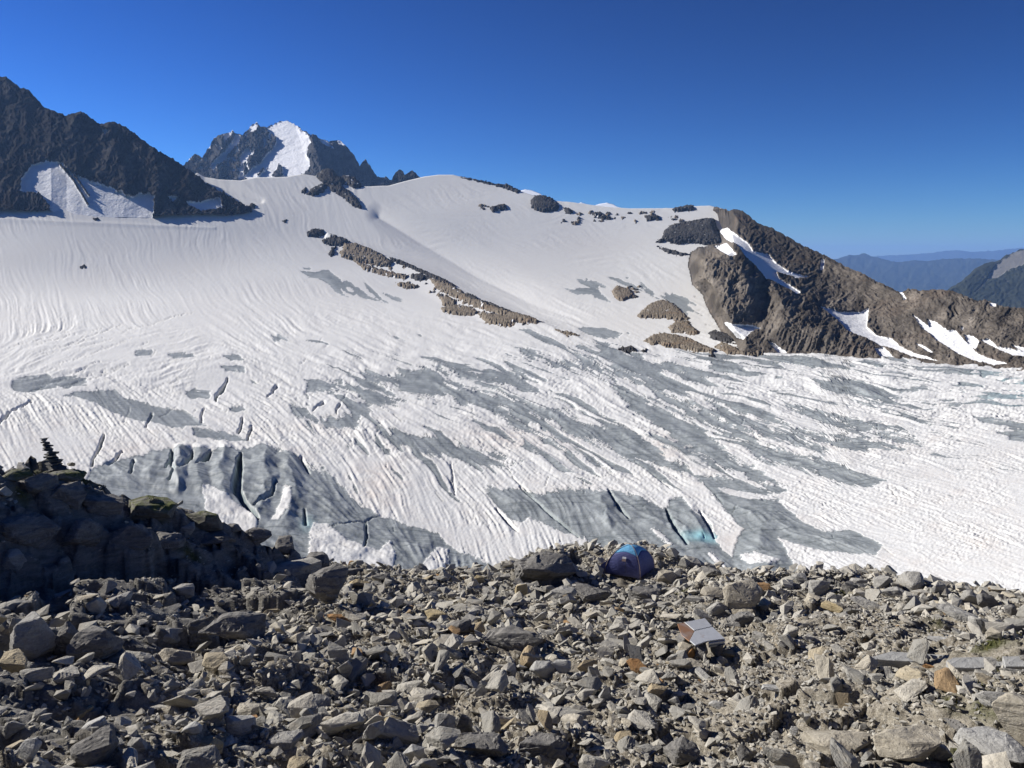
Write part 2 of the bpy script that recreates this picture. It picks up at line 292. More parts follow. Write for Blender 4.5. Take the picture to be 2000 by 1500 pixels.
fr = sstep(1250, 1450, U32) * sstep(690, 715, V32) * sstep(830, 770, V32)                # streaky crevassed tongue on the far right
ice = np.maximum(ice, np.where(fr > 0.05, 9 * L_big + 5 * L_mid - 9 - 10 * (1 - fr), -60))
ice = np.where((V32 < 620), ice - 6 + 5 * L_mid, ice)
iceM = sstep(-1.6, 1.6, ice)
lz = sstep(645, 700, V32) * sstep(1010, 860, V32) * sstep(380, 720, U32); lz = np.maximum(lz, sstep(1250, 1500, U32) * sstep(690, 705, V32) * sstep(900, 760, V32))
iceM = np.maximum(iceM, .85 * lz * sstep(.95 - .55 * fr, 1.8 - .4 * fr, L_long + .45 * L_big))                                    # thin flow lines of bare ice
iceM = iceM * (1 - .7 * sstep(9, 2, ice) * lz * sstep(1.0, 2.0, -L_long + .3 * L_big)) * (1 - .6 * (1 - core) * sstep(12, 4, ice) * sstep(1.5, 2.4, L_mid)) * (1 - .7 * (1 - core) * sstep(2.3, 2.9, L_long))   # snow left in the grooves
dust_ = perlin(U32 / 55, V32 / 17, seed=34) + .35 * L_long + .25 * L_mid
iceM = iceM * (1 - (.38 - .1 * core) * sstep(.35, 1.2, dust_))                                              # old snow thinly lying on the ice
iceM = np.maximum(iceM, .42 * sstep(1.1, 2.3, L_long) * sstep(760, 850, V32) * sstep(900, 1200, U32))
# --- relief, metres
dz = np.zeros(U.shape)
XY = pix(U, V, Rr); X = XY[..., 0]; Y = XY[..., 1]
near = sstep(600, 720, V); wob0 = 3 * perlin(U32 / 22, V32 / 22, seed=63)
dz += 2.2 * perlin(X / 170, Y / 230, seed=41) * near + 0.9 * perlin(X / 60, Y / 90, seed=42) * near + 10 * perlin(X / 500, Y / 420, seed=43) * sstep(640, 540, V) * sstep(360, 460, V)
dz += MP * (1 - iceM) * (1.5 * near + 0.5)
dz += MP * 11 * np.clip(sstep(-12, 75, B1), 0, 1) * 1.4 + MP * 9 * sstep(-15, 55, B2)
rel = 0.50 + 0.45 * sstep(620, 760, V)
amp = rel * (1 - 0.55 * iceM) * np.clip(0.8 + 0.95 * perlin(U32 / 150, V32 / 60, seed=44) + .4 * perlin(U32 / 50, V32 / 22, seed=46), .15, 1.7)
rip = sstep(1050, 850, U) * 0.35 + 0.55
far_ = sstep(640, 560, V); dz += MP * amp * ((0.9 * (1 - far_) + .05 * far_) * (.5 * L_mid + .6 * L_rip) * rip + (0.42 - .27 * far_) * L_fine + 0.10 * far_ * L_rip * np.clip(1 + 1.4 * perlin(U32 / 130, V32 / 40, seed=45), .15, 2))
cup = perlin(U32 / 5.5, V32 / 3.4, seed=51); dz += MP * amp * 1.15 * cup * sstep(660, 760, V) * (1 - 0.6 * iceM)
for pts, w in [([(300, 902), (290, 950)], 18), ([(356, 884), (346, 925), (350, 968)], 19), ([(394, 884), (384, 930), (398, 975)], 18), ([(438, 884), (430, 940), (440, 985)], 22), ([(515, 890), (522, 955), (506, 1020)], 26), ([(562, 905), (578, 975), (562, 1030)], 26), ([(640, 980), (650, 1040)], 26), ([(1250, 985), (1280, 1030)], 24), ([(1345, 1010), (1372, 1046)], 22), ([(1175, 985), (1190, 1030)], 26)]:
    dz += MP * (3.5 + 7.5 * ((pts[0][0] * 7.3) % 1)) * np.clip(line_field(U32 + 3 * wob0, V32 + 2 * wob0, pts, w), 0, 1) ** 1.2
dz += MP * 4 * perlin(U32 / 44, V32 / 20, seed=53) * sstep(0, 30, np.maximum(B1, B2 * .8)) + MP * (.5 * perlin(U32 / 15, V32 / 8, seed=54) + .5 * L_mid) * sstep(0, 20, np.maximum(B1, B2))
# larger lumps of the broken-up zone
dz += MP * 1.7 * midz * (perlin(U32 / 38, V32 / 15, seed=52) + 0.8 * L_big * 0.5)
dz += MP * 0.9 * fr * (L_big + 0.7 * np.abs(L_mid))
# moraine crest running down from the rock chain, its left flank in shade
dz += MP * 9 * np.clip(line_field(U32, V32, [(640, 462), (700, 490), (765, 516), (830, 545), (900, 578), (960, 606), (1020, 628), (1130, 655)], [8, 22, 28, 32, 32, 30, 26, 20]), 0, 1) ** 1.6 * sstep(1180, 960, U32)
dz -= MP * 7 * np.clip(line_field(U32, V32, [(740, 420), (820, 470), (930, 535), (1040, 590), (1150, 632), (1230, 650)], [30, 55, 60, 50, 40, 40]), 0, 1) ** 2 * sstep(1200, 980, U32)
dz += MP * 1.2 * np.clip(line_field(U32, V32, [(-200, 428), (0, 430), (120, 436), (250, 438), (420, 444)], [7, 9, 8, 7, 3]), 0, 1) ** 1.5
dz -= MP * 4 * np.clip(line_field(U32, V32, [(400, 350), (450, 372), (510, 392)], [20, 24, 8]), 0, 1) ** 1.5
# crevasses
CREV = [([(470, 893), (468, 930), (463, 975), (478, 1000), (505, 1030)], [3, 9, 10, 7, 3], 26), ([(338, 888), (337, 908), (326, 930)], [3, 7, 2], 14), ([(376, 890), (372, 912), (352, 932)], [3, 7, 2], 12), ([(412, 887), (402, 908), (386, 926)], [3, 8, 2], 14), ([(330, 915), (344, 940), (330, 955)], [2, 5, 2], 8),
 ([(540, 962), (530, 985), (498, 1006)], [3, 6, 2], 10), ([(1190, 965), (1208, 1000), (1228, 1024)], [2, 5, 2], 13), ([(1303, 1003), (1316, 1036), (1342, 1070)], [2, 6, 3], 15), ([(1366, 1006), (1382, 1030), (1396, 1056)], [2, 5, 2], 9), ([(1015, 955), (1060, 1000), (1132, 1056)], [2, 3, 1.5], 6), ([(968, 998), (990, 1022), (1012, 1042)], [2, 4, 1.5], 9),
 ([(446, 740), (436, 758), (424, 772), (422, 784)], [2, 4, 4, 2], 10), ([(474, 822), (468, 850)], [3, 4], 8), ([(490, 838), (484, 864)], [4, 3], 9), ([(588, 902), (604, 932)], [4, 3], 10), ([(714, 1026), (716, 1060), (712, 1086)], [2, 4, 2], 10), ([(595, 1012), (598, 1042)], [3, 5], 10), ([(203, 852), (198, 872), (186, 890), (178, 912)], [2, 5, 4, 3], 10), ([(-10, 834), (24, 806), (62, 786)], [3, 3, 2], 7),
 ([(880, 905), (887, 964)], [1, 3], 5), ([(650, 1046), (700, 1030), (745, 1012)], [1, 2, 1], 4), ([(1240, 905), (1310, 960)], [1, 2], 3), ([(398, 800), (392, 826)], [2, 3], 6), ([(632, 788), (612, 806)], [3, 2], 6), ([(664, 792), (658, 812)], [3, 2], 6), ([(540, 752), (524, 776)], [3, 2], 6), ([(298, 808), (284, 838)], [3, 2], 6), ([(240, 888), (212, 910)], [3, 4], 9), ([(262, 905), (256, 935)], [4, 4], 9), ([(1000, 935), (1040, 975)], [1, 2], 5),
 ([(880, 945), (888, 970)], [2, 2], 5), ([(1650, 706), (1700, 716), (1780, 722)], [1, 2, 1], 4)]
rr = random.Random(3)
for i in range(46):
    u0, v0 = (rr.uniform(-60, 320), rr.uniform(650, 775)) if i % 2 else (rr.uniform(150, 700), rr.uniform(660, 860)); L = rr.uniform(8, 46) * (0.5 + (v0 - 640) / 220); a = rr.gauss(-0.5, 0.25) if rr.random() < .65 else rr.uniform(-1.6, -1.0)
    if i % 2: a = rr.gauss(-0.30, 0.07); L = rr.uniform(40, 150)
    else: L *= .75
    CREV.append(([(u0, v0), (u0 + L * .5 * math.cos(a) + rr.uniform(-3, 3), v0 + L * .5 * math.sin(a)), (u0 + L * math.cos(a), v0 + L * math.sin(a))], [.7, rr.uniform(.9, 1.7), .7], rr.uniform(.8, 2.2)))
for i in range(60):
    u0, v0 = rr.uniform(650, 1750), rr.uniform(760, 1080); L = rr.uniform(6, 30); a = rr.gauss(0.55, 0.25) if rr.random() < .4 else rr.gauss(1.5, .3)
    CREV.append(([(u0, v0), (u0 + L * math.cos(a), v0 + L * math.sin(a))], [.8, rr.uniform(1.0, 1.6)], rr.uniform(1.2, 2.5)))
for i in range(120):
    u0 = rr.uniform(1350, 2200); v0 = rr.uniform(0, 1) ** 0.8 * 120 + curve(TOP, u0) * 0.5 + 0.5 * 712 + 4; L = rr.uniform(25, 110); a = rr.gauss(0.06, 0.05); big = 1 + 1.8 * max(0, (u0 - 1750) / 300)
    CREV.append(([(u0, v0), (u0 + L * .5, v0 + L * .5 * math.sin(a) + rr.uniform(-2, 2)), (u0 + L, v0 + L * math.sin(a))], [1, rr.uniform(1.3, 2.4) * min(big, 1.8), 1], rr.uniform(.8, 1.8) * big))
cre = np.zeros(U.shape, np.float32); blue = np.zeros(U.shape, np.float32)
wob = 1.5 * perlin(U32 / 7, V32 / 7, seed=61) + 3.5 * perlin(U32 / 19, V32 / 19, seed=62)
for pts, w, dep in CREV:
    f = np.clip(line_field(U32 + wob, V32 + wob, pts, w, 1.6) * 1.5, 0, 1); cre = np.maximum(cre, f * dep)
dz -= MP * cre
dz += MP * .8 * lz * (L_long * .7 + np.abs(L_long) * .3)
blue = np.clip(cre / 60, 0, .16) + 0.9 * np.exp(-(((U32 - 1372) / 32) ** 2 + ((V32 - 1056) / 9) ** 2)) + 0.3 * np.exp(-(((U32 - 600) / 14) ** 2 + ((V32 - 1040) / 14) ** 2)) + 0.2 * fr * sstep(1850, 2000, U32)
iceM = np.maximum(iceM, np.clip(cre / 12, 0, .8))
dirt = np.clip(0.5 * perlin(U32 / 90, V32 / 45, seed=71) + 0.35 * perlin(U32 / 30, V32 / 14, seed=72) + 0.12 + 0.12 * L_big * 0.6, 0, 1) * sstep(760, 860, V32) + 0.25 * sstep(700, 600, V32) * np.clip(0.4 + perlin(U32 / 120, V32 / 50, seed=73), 0, 1)
for (a, b, c, d, e) in [(990, 860, 120, 25, .8), (740, 960, 50, 50, .7), (240, 880, 60, 18, .6), (600, 840, 40, 14, .5), (1320, 870, 70, 30, .5), (1450, 1060, 60, 25, .7)]:
    dirt = dirt + e * np.exp(-(((U32 - a) / c) ** 2 + ((V32 - b) / d) ** 2))
# thin grit lines on the ice below the rocks
grit = np.zeros(U.shape, np.float32)
for pts, w in [([(1130, 660), (1220, 690), (1330, 700), (1430, 712), (1560, 728)], 3), ([(1180, 668), (1250, 688), (1400, 715)], 2), ([(150, 340), (135, 370), (165, 408)], 5), ([(120, 335), (175, 405)], 2), ([(165, 350), (200, 400)], 2)]:
    grit = np.maximum(grit, np.clip(line_field(U32 + 2 * wob, V32 + wob, pts, w, 1.5), 0, 1) * np.clip(0.6 + 0.5 * L_fine, 0, 1))
P = XY.copy(); P[..., 2] += dz
back = []
dirh = np.stack([X[-1], Y[-1]], -1); dirh /= np.linalg.norm(dirh, axis=-1, keepdims=True)
for dr in (6, 30, 90, 220, 450):
    b = P[-1].copy(); b[:, :2] += dirh * dr; b[:, 2] -= dr * 0.3 + dr * dr * 0.0006; back.append(b)
nb = len(back); P2 = np.concatenate([P, np.stack(back)], 0)
ext = lambda a: np.concatenate([a, np.repeat(a[-1:], nb, 0)], 0)
gl = grid_mesh('glacier', P2, M_GL, {'ice': ext(np.maximum(iceM, grit)), 'dirt': ext(np.clip(dirt, 0, 1)), 'streak': ext(np.clip(0.55 * L_mid + 0.45 * L_fine, -2, 2) * .6 - 1.5 * grit), 'blue': ext(np.clip(blue, 0, 1))})
tag(gl, 'white glacier and snow field with grey ice patches and crevasses', None, None, 'structure')
# ------------------------------------------------------------------ rock walls of the mountains
M_DARK = m_rockface('dark_rock_wall', [(0.045, 0.044, 0.046), (0.115, 0.11, 0.106), (0.015, 0.015, 0.018)], 0.02, rust=(0.085, 0.062, 0.05), bdist=6)
M_RIDGE = m_rockface('brown_ridge_rock', [(0.135, 0.116, 0.097), (0.31, 0.275, 0.235), (0.036, 0.033, 0.031)], 0.045, rust=(0.19, 0.135, 0.10), bdist=3)
M_PEAK = m_rockface('granite_peak', [(0.06, 0.06, 0.064), (0.13, 0.125, 0.12), (0.025, 0.026, 0.03)], 0.008, rust=(0.10, 0.085, 0.075), bdist=16, snow=(0.86, 0.87, 0.9))
M_TAN = m_rockface('tan_outcrop_rock', [(0.15, 0.125, 0.098), (0.32, 0.275, 0.215), (0.04, 0.036, 0.033)], 0.12, rust=(0.27, 0.165, 0.095), bdist=1.2)
def sheet(name, mat, u0, u1, step, vbot, crest, rfun, snowfun, amp, freq, aniso, seed, vstep=None, label=None, shape=None, crestn=2.0, backs=((0.02, .5), (0.12, 1.4), (0.3, 1.5)), rid=0.55, keepf=None, vamp=2.2, stf=None):
    """front of a mountain: columns over bearing, rows from foot to crest; relief is pushed along the line of sight as real depth"""
    us = np.arange(u0, u1 + step, step); C = len(us); ct = curve(crest, us) + crestn * (1.6 * perlin(us / 9.0, us * 0, seed=seed + 3) + 1.4 * perlin(us / 4.0, us * 0, seed=seed + 4) - np.abs(perlin(us / 16.0, us * 0, seed=seed + 5)))
    vb = np.array([vbot(x) for x in us]) if callable(vbot) else np.full(C, vbot); R = int(max(4, np.max(vb - ct) / (vstep or step)))
    t = np.linspace(0, 1, R)[:, None]; Uq = np.broadcast_to(us, (R, C)).astype(np.float32).copy(); Vq = (vb + (ct - vb) * t).astype(np.float32)
    r = rfun(Uq, Vq); Pq = pix(Uq, Vq, r); M = mpp(Uq, Vq, r); q = Pq.astype(np.float32)
    wa = perlin(Uq / 31, Vq / 26, seed=seed + 7) * 9 + perlin(Uq / 12, Vq / 10, seed=seed + 8) * 3; wb = perlin(Uq / 28, Vq / 30, seed=seed + 9) * 9; Uw = Uq + wa; Vw = Vq + wb; lx = Uw * aniso[0] + Vw * aniso[1]; ly = -Uw * aniso[1] * 0.3 + Vw * aniso[2]
    n = rid * fbm(lx * freq, ly * freq, None, 7, seed, 0.62, True) + (1 - rid) * fbm(Uq * freq * .6, Vq * freq * .6, None, 5, seed + 50, .55)
    st = fbm(lx * freq * 2.2, ly * freq * 1.2, None, 4, seed + 90, .6)
    if stf: st = st + stf(Uq, Vq)
    blocky = fbm(Uw * freq * 3.4, Vw * freq * 4.2, None, 4, seed + 120, .65, True) + .5 * perlin(Uw * freq * 1.7, Vw * freq * 2.1, seed=seed + 130)
    sn = snowfun(Uq, Vq, n) if snowfun else np.zeros(Uq.shape, np.float32)
    push = M * amp * (n + 0.22 * blocky + (shape(Uq, Vq) if shape else 0)) * (1 - 0.8 * sstep(.3, .7, sn)); fade = sstep(0, 0.06, 1 - t)
    rr_ = r - push * (0.25 + 0.75 * fade); Pq = pix(Uq, Vq, rr_); Pq[..., 2] += M * vamp * (blocky + .8 * n * (st > -9)) * (1 - sstep(.3, .7, sn)) * fade
    top = Pq[-1]; h = np.stack([top[:, 0], top[:, 1]], -1); rad = np.linalg.norm(h, axis=-1, keepdims=True); rows = []
    for fr_, sl_ in backs:
        b = top.copy(); b[:, :2] += h * fr_; b[:, 2] -= rad[:, 0] * fr_ * sl_; rows.append(b)
    Pq = np.concatenate([Pq, np.stack(rows)], 0); e2 = lambda a: np.concatenate([a, np.repeat(a[-1:], len(rows), 0)], 0)
    o = grid_mesh(name, Pq, mat, {'snow': e2(sn), 'streak': e2(st)}, keep=None if keepf is None else e2(keepf(Uq, Vq)))
    return tag(o, label, None, None, 'structure')
# left mountain
LB = [(-320, 420), (0, 402), (60, 404), (100, 400), (130, 412), (180, 415), (240, 412), (300, 414), (345, 412), (400, 410), (440, 412), (480, 408), (490, 405)]
LC = [(-320, 230), (-160, 180), (-60, 150), (0, 149), (12, 150), (24, 160), (38, 170), (46, 172), (58, 178), (75, 198), (90, 212), (110, 218), (128, 226), (140, 222), (155, 218), (165, 220), (180, 232), (195, 243), (207, 240), (225, 238), (245, 248), (262, 260), (285, 278), (310, 295), (340, 312), (370, 332), (400, 355), (430, 375), (455, 390), (476, 404), (492, 407)]
SNL = [[(44, 350), (62, 325), (92, 318), (118, 322), (132, 332), (148, 345), (180, 358), (215, 368), (236, 378), (260, 388), (285, 382), (300, 390), (296, 445), (150, 445), (104, 445), (98, 402), (80, 380), (40, 376)], [(270, 383), (292, 379), (302, 386), (288, 395), (272, 396)], [(365, 396), (385, 397), (428, 388), (432, 408), (390, 412), (372, 404)], [(200, 255), (212, 258), (206, 264)], [(330, 387), (345, 388), (340, 396)]]
def snow_left(U_, V_, n):
    s = np.full(U_.shape, -30, np.float32)
    for p in SNL: s = np.maximum(s, sdf_poly(U_, V_, p, 30))
    s = s + 4 * n + 3.0 * perlin(U_ / 6, V_ / 6, seed=91) + 2 * perlin(U_ / 2.5, V_ / 7, seed=92)
    for p in ([(128, 330), (150, 365), (172, 402)], [(118, 325), (140, 350)], [(145, 345), (175, 385)]): s = np.minimum(s, 2.5 - 4 * np.clip(line_field(U_, V_, p, 3), 0, 1) * (1 + 0.5 * n))
    return sstep(-1.5, 1.5, s)
def shp_left(U_, V_):
    b = 2.0 * np.clip(line_field(U_, V_, [(155, 222), (120, 290), (150, 330)], [18, 38, 22]), 0, 1) + 1.5 * np.clip(line_field(U_, V_, [(215, 240), (230, 320), (245, 385)], [16, 34, 30]), 0, 1) + 1.2 * np.clip(line_field(U_, V_, [(300, 295), (310, 350), (300, 400)], [12, 26, 26]), 0, 1)
    return b - 1.3 * np.clip(line_field(U_, V_, [(130, 235), (125, 300), (100, 318)], [14, 36, 24]), 0, 1) + 0.5 * sstep(10, -20, -sdf_poly(U_, V_, [(0, 330), (30, 335), (60, 372), (100, 378), (95, 400), (0, 402), (-40, 402), (-40, 340)], 40) - 8)
vbL = lambda x: curve(LB, x) + 12
rL = lambda U_, V_: r_gl(U_, scurve(LB, U_, 16)) * 0.996 + (curve(LB, U_) - V_) * scurve([(-320, 5.5), (0, 4.4), (150, 3.7), (300, 3.5), (490, 3.5)], U_)
sheet('mountain', M_DARK, -320, 492, 1.3, vbL, LC, rL, snow_left, 25, 1 / 55., (1, .35, .45), 100, label='dark rocky mountain with a snow apron at upper left', shape=lambda a, b: .55 * shp_left(a, b), rid=.7, vamp=5.0)
# snowy far peak
VC = [(355, 330), (372, 309), (380, 302), (386, 303), (396, 309), (403, 298), (410, 285), (418, 270), (430, 263), (442, 260), (455, 257), (462, 262), (475, 262), (484, 254), (494, 243), (501, 239), (508, 246), (520, 249), (534, 243), (548, 237), (560, 236), (575, 243), (588, 252), (602, 261), (616, 265), (624, 270), (632, 274), (645, 276), (658, 274), (668, 277), (680, 290), (692, 306), (703, 326), (708, 318), (714, 313), (718, 318), (727, 334), (737, 348), (755, 350), (770, 357), (785, 366)]
SNV = [[(522, 252), (536, 244), (552, 237), (566, 237), (584, 250), (600, 266), (606, 282), (594, 300), (604, 318), (602, 334), (590, 342), (566, 348), (552, 352), (530, 350), (484, 352), (478, 346), (492, 334), (512, 318), (522, 304), (536, 292), (544, 274), (530, 262)], [(486, 256), (496, 242), (504, 243), (500, 256), (490, 262)], [(452, 285), (462, 264), (470, 268), (466, 282), (452, 296), (440, 312), (452, 310), (430, 322), (410, 330), (420, 316), (440, 298)], [(470, 306), (486, 290), (490, 300), (470, 330), (468, 352), (476, 352)], [(436, 268), (448, 260), (452, 266), (440, 276)], [(622, 274), (636, 276), (648, 284), (640, 282), (650, 292), (634, 286)], [(660, 276), (672, 278), (674, 284), (664, 282)]]
def snow_v(U_, V_, n):
    s = np.full(U_.shape, -30, np.float32)
    for p in SNV: s = np.maximum(s, sdf_poly(U_, V_, p, 30))
    for p in ([(545, 322), (530, 346), (540, 352), (556, 345), (552, 330)], [(518, 325), (500, 345), (506, 348), (524, 328)]): s = np.minimum(s, -sdf_poly(U_, V_, p, 30))
    m = 11 * fbm(U_ / 9, V_ / 14, None, 5, 340, .62) - 1.0 - 5 * sstep(600, 640, U_)
    return sstep(-.9, .9, np.maximum(s + 3.0 * n + 1.5 * perlin(U_ / 4, V_ / 4, seed=9), m))
def shp_v(U_, V_):
    return 1.3 * np.clip(line_field(U_, V_, [(500, 246), (498, 290), (490, 320)], [8, 20, 14]), 0, 1) + 2 * np.clip(line_field(U_, V_, [(440, 262), (430, 300), (425, 345)], [8, 16, 18]), 0, 1) + 3 * np.clip(line_field(U_, V_, [(585, 242), (608, 272), (620, 305), (628, 345)], [10, 22, 24, 30]), 0, 1) - 2.5 * sstep(612, 680, U_) + 0 * U_
sheet('mountain', M_PEAK, 352, 786, 1.1, 372, VC, lambda U_, V_: 5000 + (372 - V_) * 11.0 + 2.6 * np.clip(598 - U_, 0, 400) + 1.6 * np.clip(U_ - 630, 0, 400), snow_v, 21, 1 / 34., (1, .12, .42), 300, label='far granite peak with a domed snow and ice cap', shape=shp_v, crestn=1.6, rid=.75, vamp=5.0)
# right ridge
RB = [(1260, 690), (1330, 690), (1400, 692), (1480, 689), (1560, 689), (1640, 692), (1720, 697), (1800, 703), (1850, 709), (1910, 716), (2000, 723), (2300, 750)]
RC = [(1385, 405), (1400, 404), (1412, 408), (1422, 412), (1434, 408), (1446, 410), (1460, 419), (1475, 432), (1490, 440), (1510, 446), (1530, 458), (1546, 466), (1560, 476), (1580, 484), (1600, 494), (1614, 500), (1630, 508), (1650, 520), (1680, 532), (1710, 548), (1740, 562), (1760, 572), (1775, 563), (1800, 568), (1830, 565), (1860, 568), (1890, 580), (1910, 588), (1925, 585), (1940, 592), (1960, 599), (2000, 602), (2100, 610), (2300, 640)]
RIDGE = [(1396, 380), (1392, 412), (1412, 424), (1420, 440), (1405, 452), (1412, 478), (1392, 487), (1368, 490), (1352, 500), (1348, 520), (1356, 556), (1376, 575), (1384, 600), (1400, 628), (1420, 660), (1436, 672), (1430, 720), (2400, 800), (2400, 300)]
SNR = [[(1388, 424), (1404, 424), (1412, 440), (1440, 462), (1462, 478), (1470, 492), (1500, 500), (1515, 515), (1540, 532), (1566, 540), (1580, 543), (1560, 544), (1545, 540), (1530, 536), (1515, 532), (1520, 545), (1545, 560), (1562, 572), (1556, 574), (1530, 560), (1508, 548), (1498, 546), (1480, 524), (1455, 500), (1440, 478), (1420, 470), (1404, 450)], [(1396, 484), (1420, 478), (1438, 500), (1425, 502)],
 [(1604, 600), (1618, 604), (1640, 612), (1680, 612), (1690, 606), (1696, 604), (1694, 620), (1692, 640), (1710, 656), (1740, 664), (1755, 676), (1770, 684), (1790, 692), (1830, 706), (1800, 702), (1760, 690), (1735, 680), (1720, 676), (1690, 660), (1660, 650), (1630, 620)], [(1708, 682), (1725, 680), (1745, 700), (1720, 700)],
 [(1784, 618), (1792, 624), (1814, 640), (1812, 626), (1830, 632), (1850, 648), (1866, 647), (1880, 664), (1895, 678), (1905, 690), (1930, 702), (1965, 712), (1940, 714), (1900, 704), (1868, 690), (1830, 666), (1800, 640)], [(1876, 640), (1882, 638), (1880, 648)], [(1884, 656), (1900, 658), (1912, 668), (1904, 684), (1892, 676)], [(1916, 666), (1930, 664), (1948, 680), (1990, 686), (2060, 696), (1980, 696), (1950, 684)], [(1976, 676), (2000, 688), (2020, 690), (1996, 680)], [(1604, 508), (1610, 508), (1608, 526), (1602, 528)], [(1932, 592), (1944, 594), (1944, 600), (1936, 600)], [(1758, 572), (1762, 572), (1770, 586), (1766, 586)],
 [(1415, 632), (1432, 636), (1462, 636), (1484, 642), (1466, 650), (1452, 664), (1440, 660)], [(1500, 668), (1512, 672), (1536, 690), (1520, 692)], [(1790, 673), (1800, 675), (1822, 690), (1810, 688)]]
def snow_r(U_, V_, n):
    s = np.full(U_.shape, -30, np.float32)
    for p in SNR: s = np.maximum(s, sdf_poly(U_, V_, p, 30))
    return sstep(-1.2, 1.2, s + 2.2 * n + 1.0 * perlin(U_ / 5, V_ / 5, seed=19))
BUT1 = [(1352, 500), (1370, 488), (1392, 486), (1430, 494), (1460, 505), (1485, 530), (1500, 560), (1496, 600), (1480, 636), (1440, 636), (1410, 625), (1390, 600), (1376, 570), (1354, 550)]
BUT2 = [(1498, 548), (1520, 548), (1550, 575), (1580, 600), (1610, 625), (1660, 660), (1720, 695), (1560, 692), (1500, 672), (1480, 640), (1496, 600)]
BUT3 = [(1560, 560), (1600, 552), (1660, 560), (1690, 600), (1640, 612), (1600, 596)]
BUT4 = [(1800, 570), (1880, 580), (1960, 610), (2000, 650), (1960, 676), (1900, 655), (1840, 636), (1805, 610)]
def shp_r(U_, V_):
    b = 2.6 * sstep(-6, 40, sdf_poly(U_, V_, BUT1, 60)) + 3.0 * sstep(-6, 40, sdf_poly(U_, V_, BUT2, 60)) + 1.2 * sstep(-6, 26, sdf_poly(U_, V_, BUT3, 60)) + 1.3 * sstep(-6, 40, sdf_poly(U_, V_, BUT4, 60))
    fl = sstep(-20, 10, np.maximum(sdf_poly(U_, V_, BUT1, 60), sdf_poly(U_, V_, BUT2, 60)))
    lx = U_ + 0.42 * V_; rb = 1 - 2 * np.abs(perlin(lx / 5.2 + 0.8 * perlin(U_ / 30, V_ / 30, seed=5), V_ / 70, seed=77)); rb2 = 1 - 2 * np.abs(perlin(lx / 17 + perlin(U_ / 40, V_ / 40, seed=6), V_ / 120, seed=78))
    return b + fl * (0.26 * rb + 0.34 * rb2) * (.6 + .8 * np.abs(perlin(U_ / 46, V_ / 40, seed=79)))
def rR0(U_, V_):
    h = scurve(RB, U_, 16) - V_; H1 = scurve([(1330, 205), (1450, 197), (1500, 148), (1560, 115), (1620, 70), (1700, 20), (1760, 0), (2300, 0)], U_); k2 = scurve([(1390, 17), (1450, 13), (1500, 9), (1600, 5.5), (1700, 3), (1800, 2.1), (2300, 1.9)], U_)
    x = h - H1; sp = 12 * np.log1p(np.exp(np.clip(x / 12, -30, 30)))
    return r_gl(U_, scurve(RB, U_, 16)) * 0.997 + 1.25 * (h - sp) + k2 * sp
def rR(U_, V_):
    w = sstep(-3, 22, sdf_poly(U_, V_, RIDGE, 60)); g = np.minimum(r_gl(U_, V_) + 14, 3200); return g + (rR0(U_, V_) - g) * w
sheet('ridge', M_RIDGE, 1330, 2300, 1.5, lambda x: curve(RB, x) + 10, RC, rR, snow_r, 17, 1 / 46., (1, .5, .7), 500, label='brown rock ridge with snow gullies and steep buttresses at right', shape=shp_r, crestn=1.7, rid=.6, vamp=3.4, stf=lambda a, b: .3 * sstep(-5, 30, sdf_poly(a, b, BUT1, 60)) - .45 * sstep(60, 15, b - curve(RC, a)) * sstep(1650, 1560, a) + .3 * perlin(a / 40, b / 34, seed=88), keepf=lambda U_, V_: sdf_poly(U_, V_, RIDGE, 60) > -4)
# far ranges, fading into the air
M_FAR = m_rockface('forested_far_slope', [(0.035, 0.045, 0.032), (0.075, 0.078, 0.06), (0.025, 0.03, 0.024)], 0.0022, snow=(0.20, 0.195, 0.185), rust=(0.09, 0.10, 0.06), bdist=30, grit=.8)
D2 = [(1560, 640), (1700, 605), (1800, 585), (1850, 566), (1880, 548), (1905, 524), (1930, 512), (1948, 511), (1962, 500), (1978, 494), (1990, 488), (2010, 486), (2100, 470), (2400, 480)]
def snow_d2(U_, V_, n):
    s = np.maximum(sdf_poly(U_, V_, [(1930, 545), (1952, 512), (1980, 492), (2010, 486), (2120, 470), (2120, 506), (2010, 514), (1975, 526), (1945, 545)], 30), 5 * np.clip(line_field(U_, V_, [(1948, 520), (1930, 545), (1904, 572)], [5, 3, 1.5]), 0, 1) - 2)
    return sstep(-2, 3, s + 4 * n + 2.5 * perlin(U_ / 6, V_ / 5, seed=4)) * 0.62 + 0.4 * sstep(.5, .9, fbm(U_ / 20, V_ / 7, None, 4, 21) + .35)
sheet('hill', M_FAR, 1560, 2400, 2.0, 690, D2, lambda U_, V_: 7000 + (690 - V_) * 10.0 + 0 * U_, snow_d2, 12, 1 / 40., (1, .8, .9), 700, label='green alpine hill with a pale limestone cliff at far right', crestn=1.2)
D1 = [(1540, 540), (1600, 515), (1640, 504), (1658, 498), (1672, 499), (1688, 494), (1700, 500), (1722, 505), (1740, 510), (1760, 512), (1785, 508), (1810, 510), (1840, 506), (1870, 505), (1910, 505), (1960, 508), (2000, 512), (2400, 520)]
sheet('hill', M_FAR, 1540, 2400, 2.5, 650, D1, lambda U_, V_: 19000 + (650 - V_) * 80.0 + 0 * U_, lambda U_, V_, n: 0.45 * sstep(.2, .7, fbm(U_ / 30, V_ / 10, None, 4, 33) + .2), 26, 1 / 45., (1, .6, .8), 800, label='blue distant mountain range behind the ridge', crestn=.8)
D0 = [(1600, 508), (1730, 499), (1780, 497), (1820, 494), (1845, 490), (1870, 489), (1900, 492), (1940, 490), (1975, 486), (2000, 484), (2400, 480)]
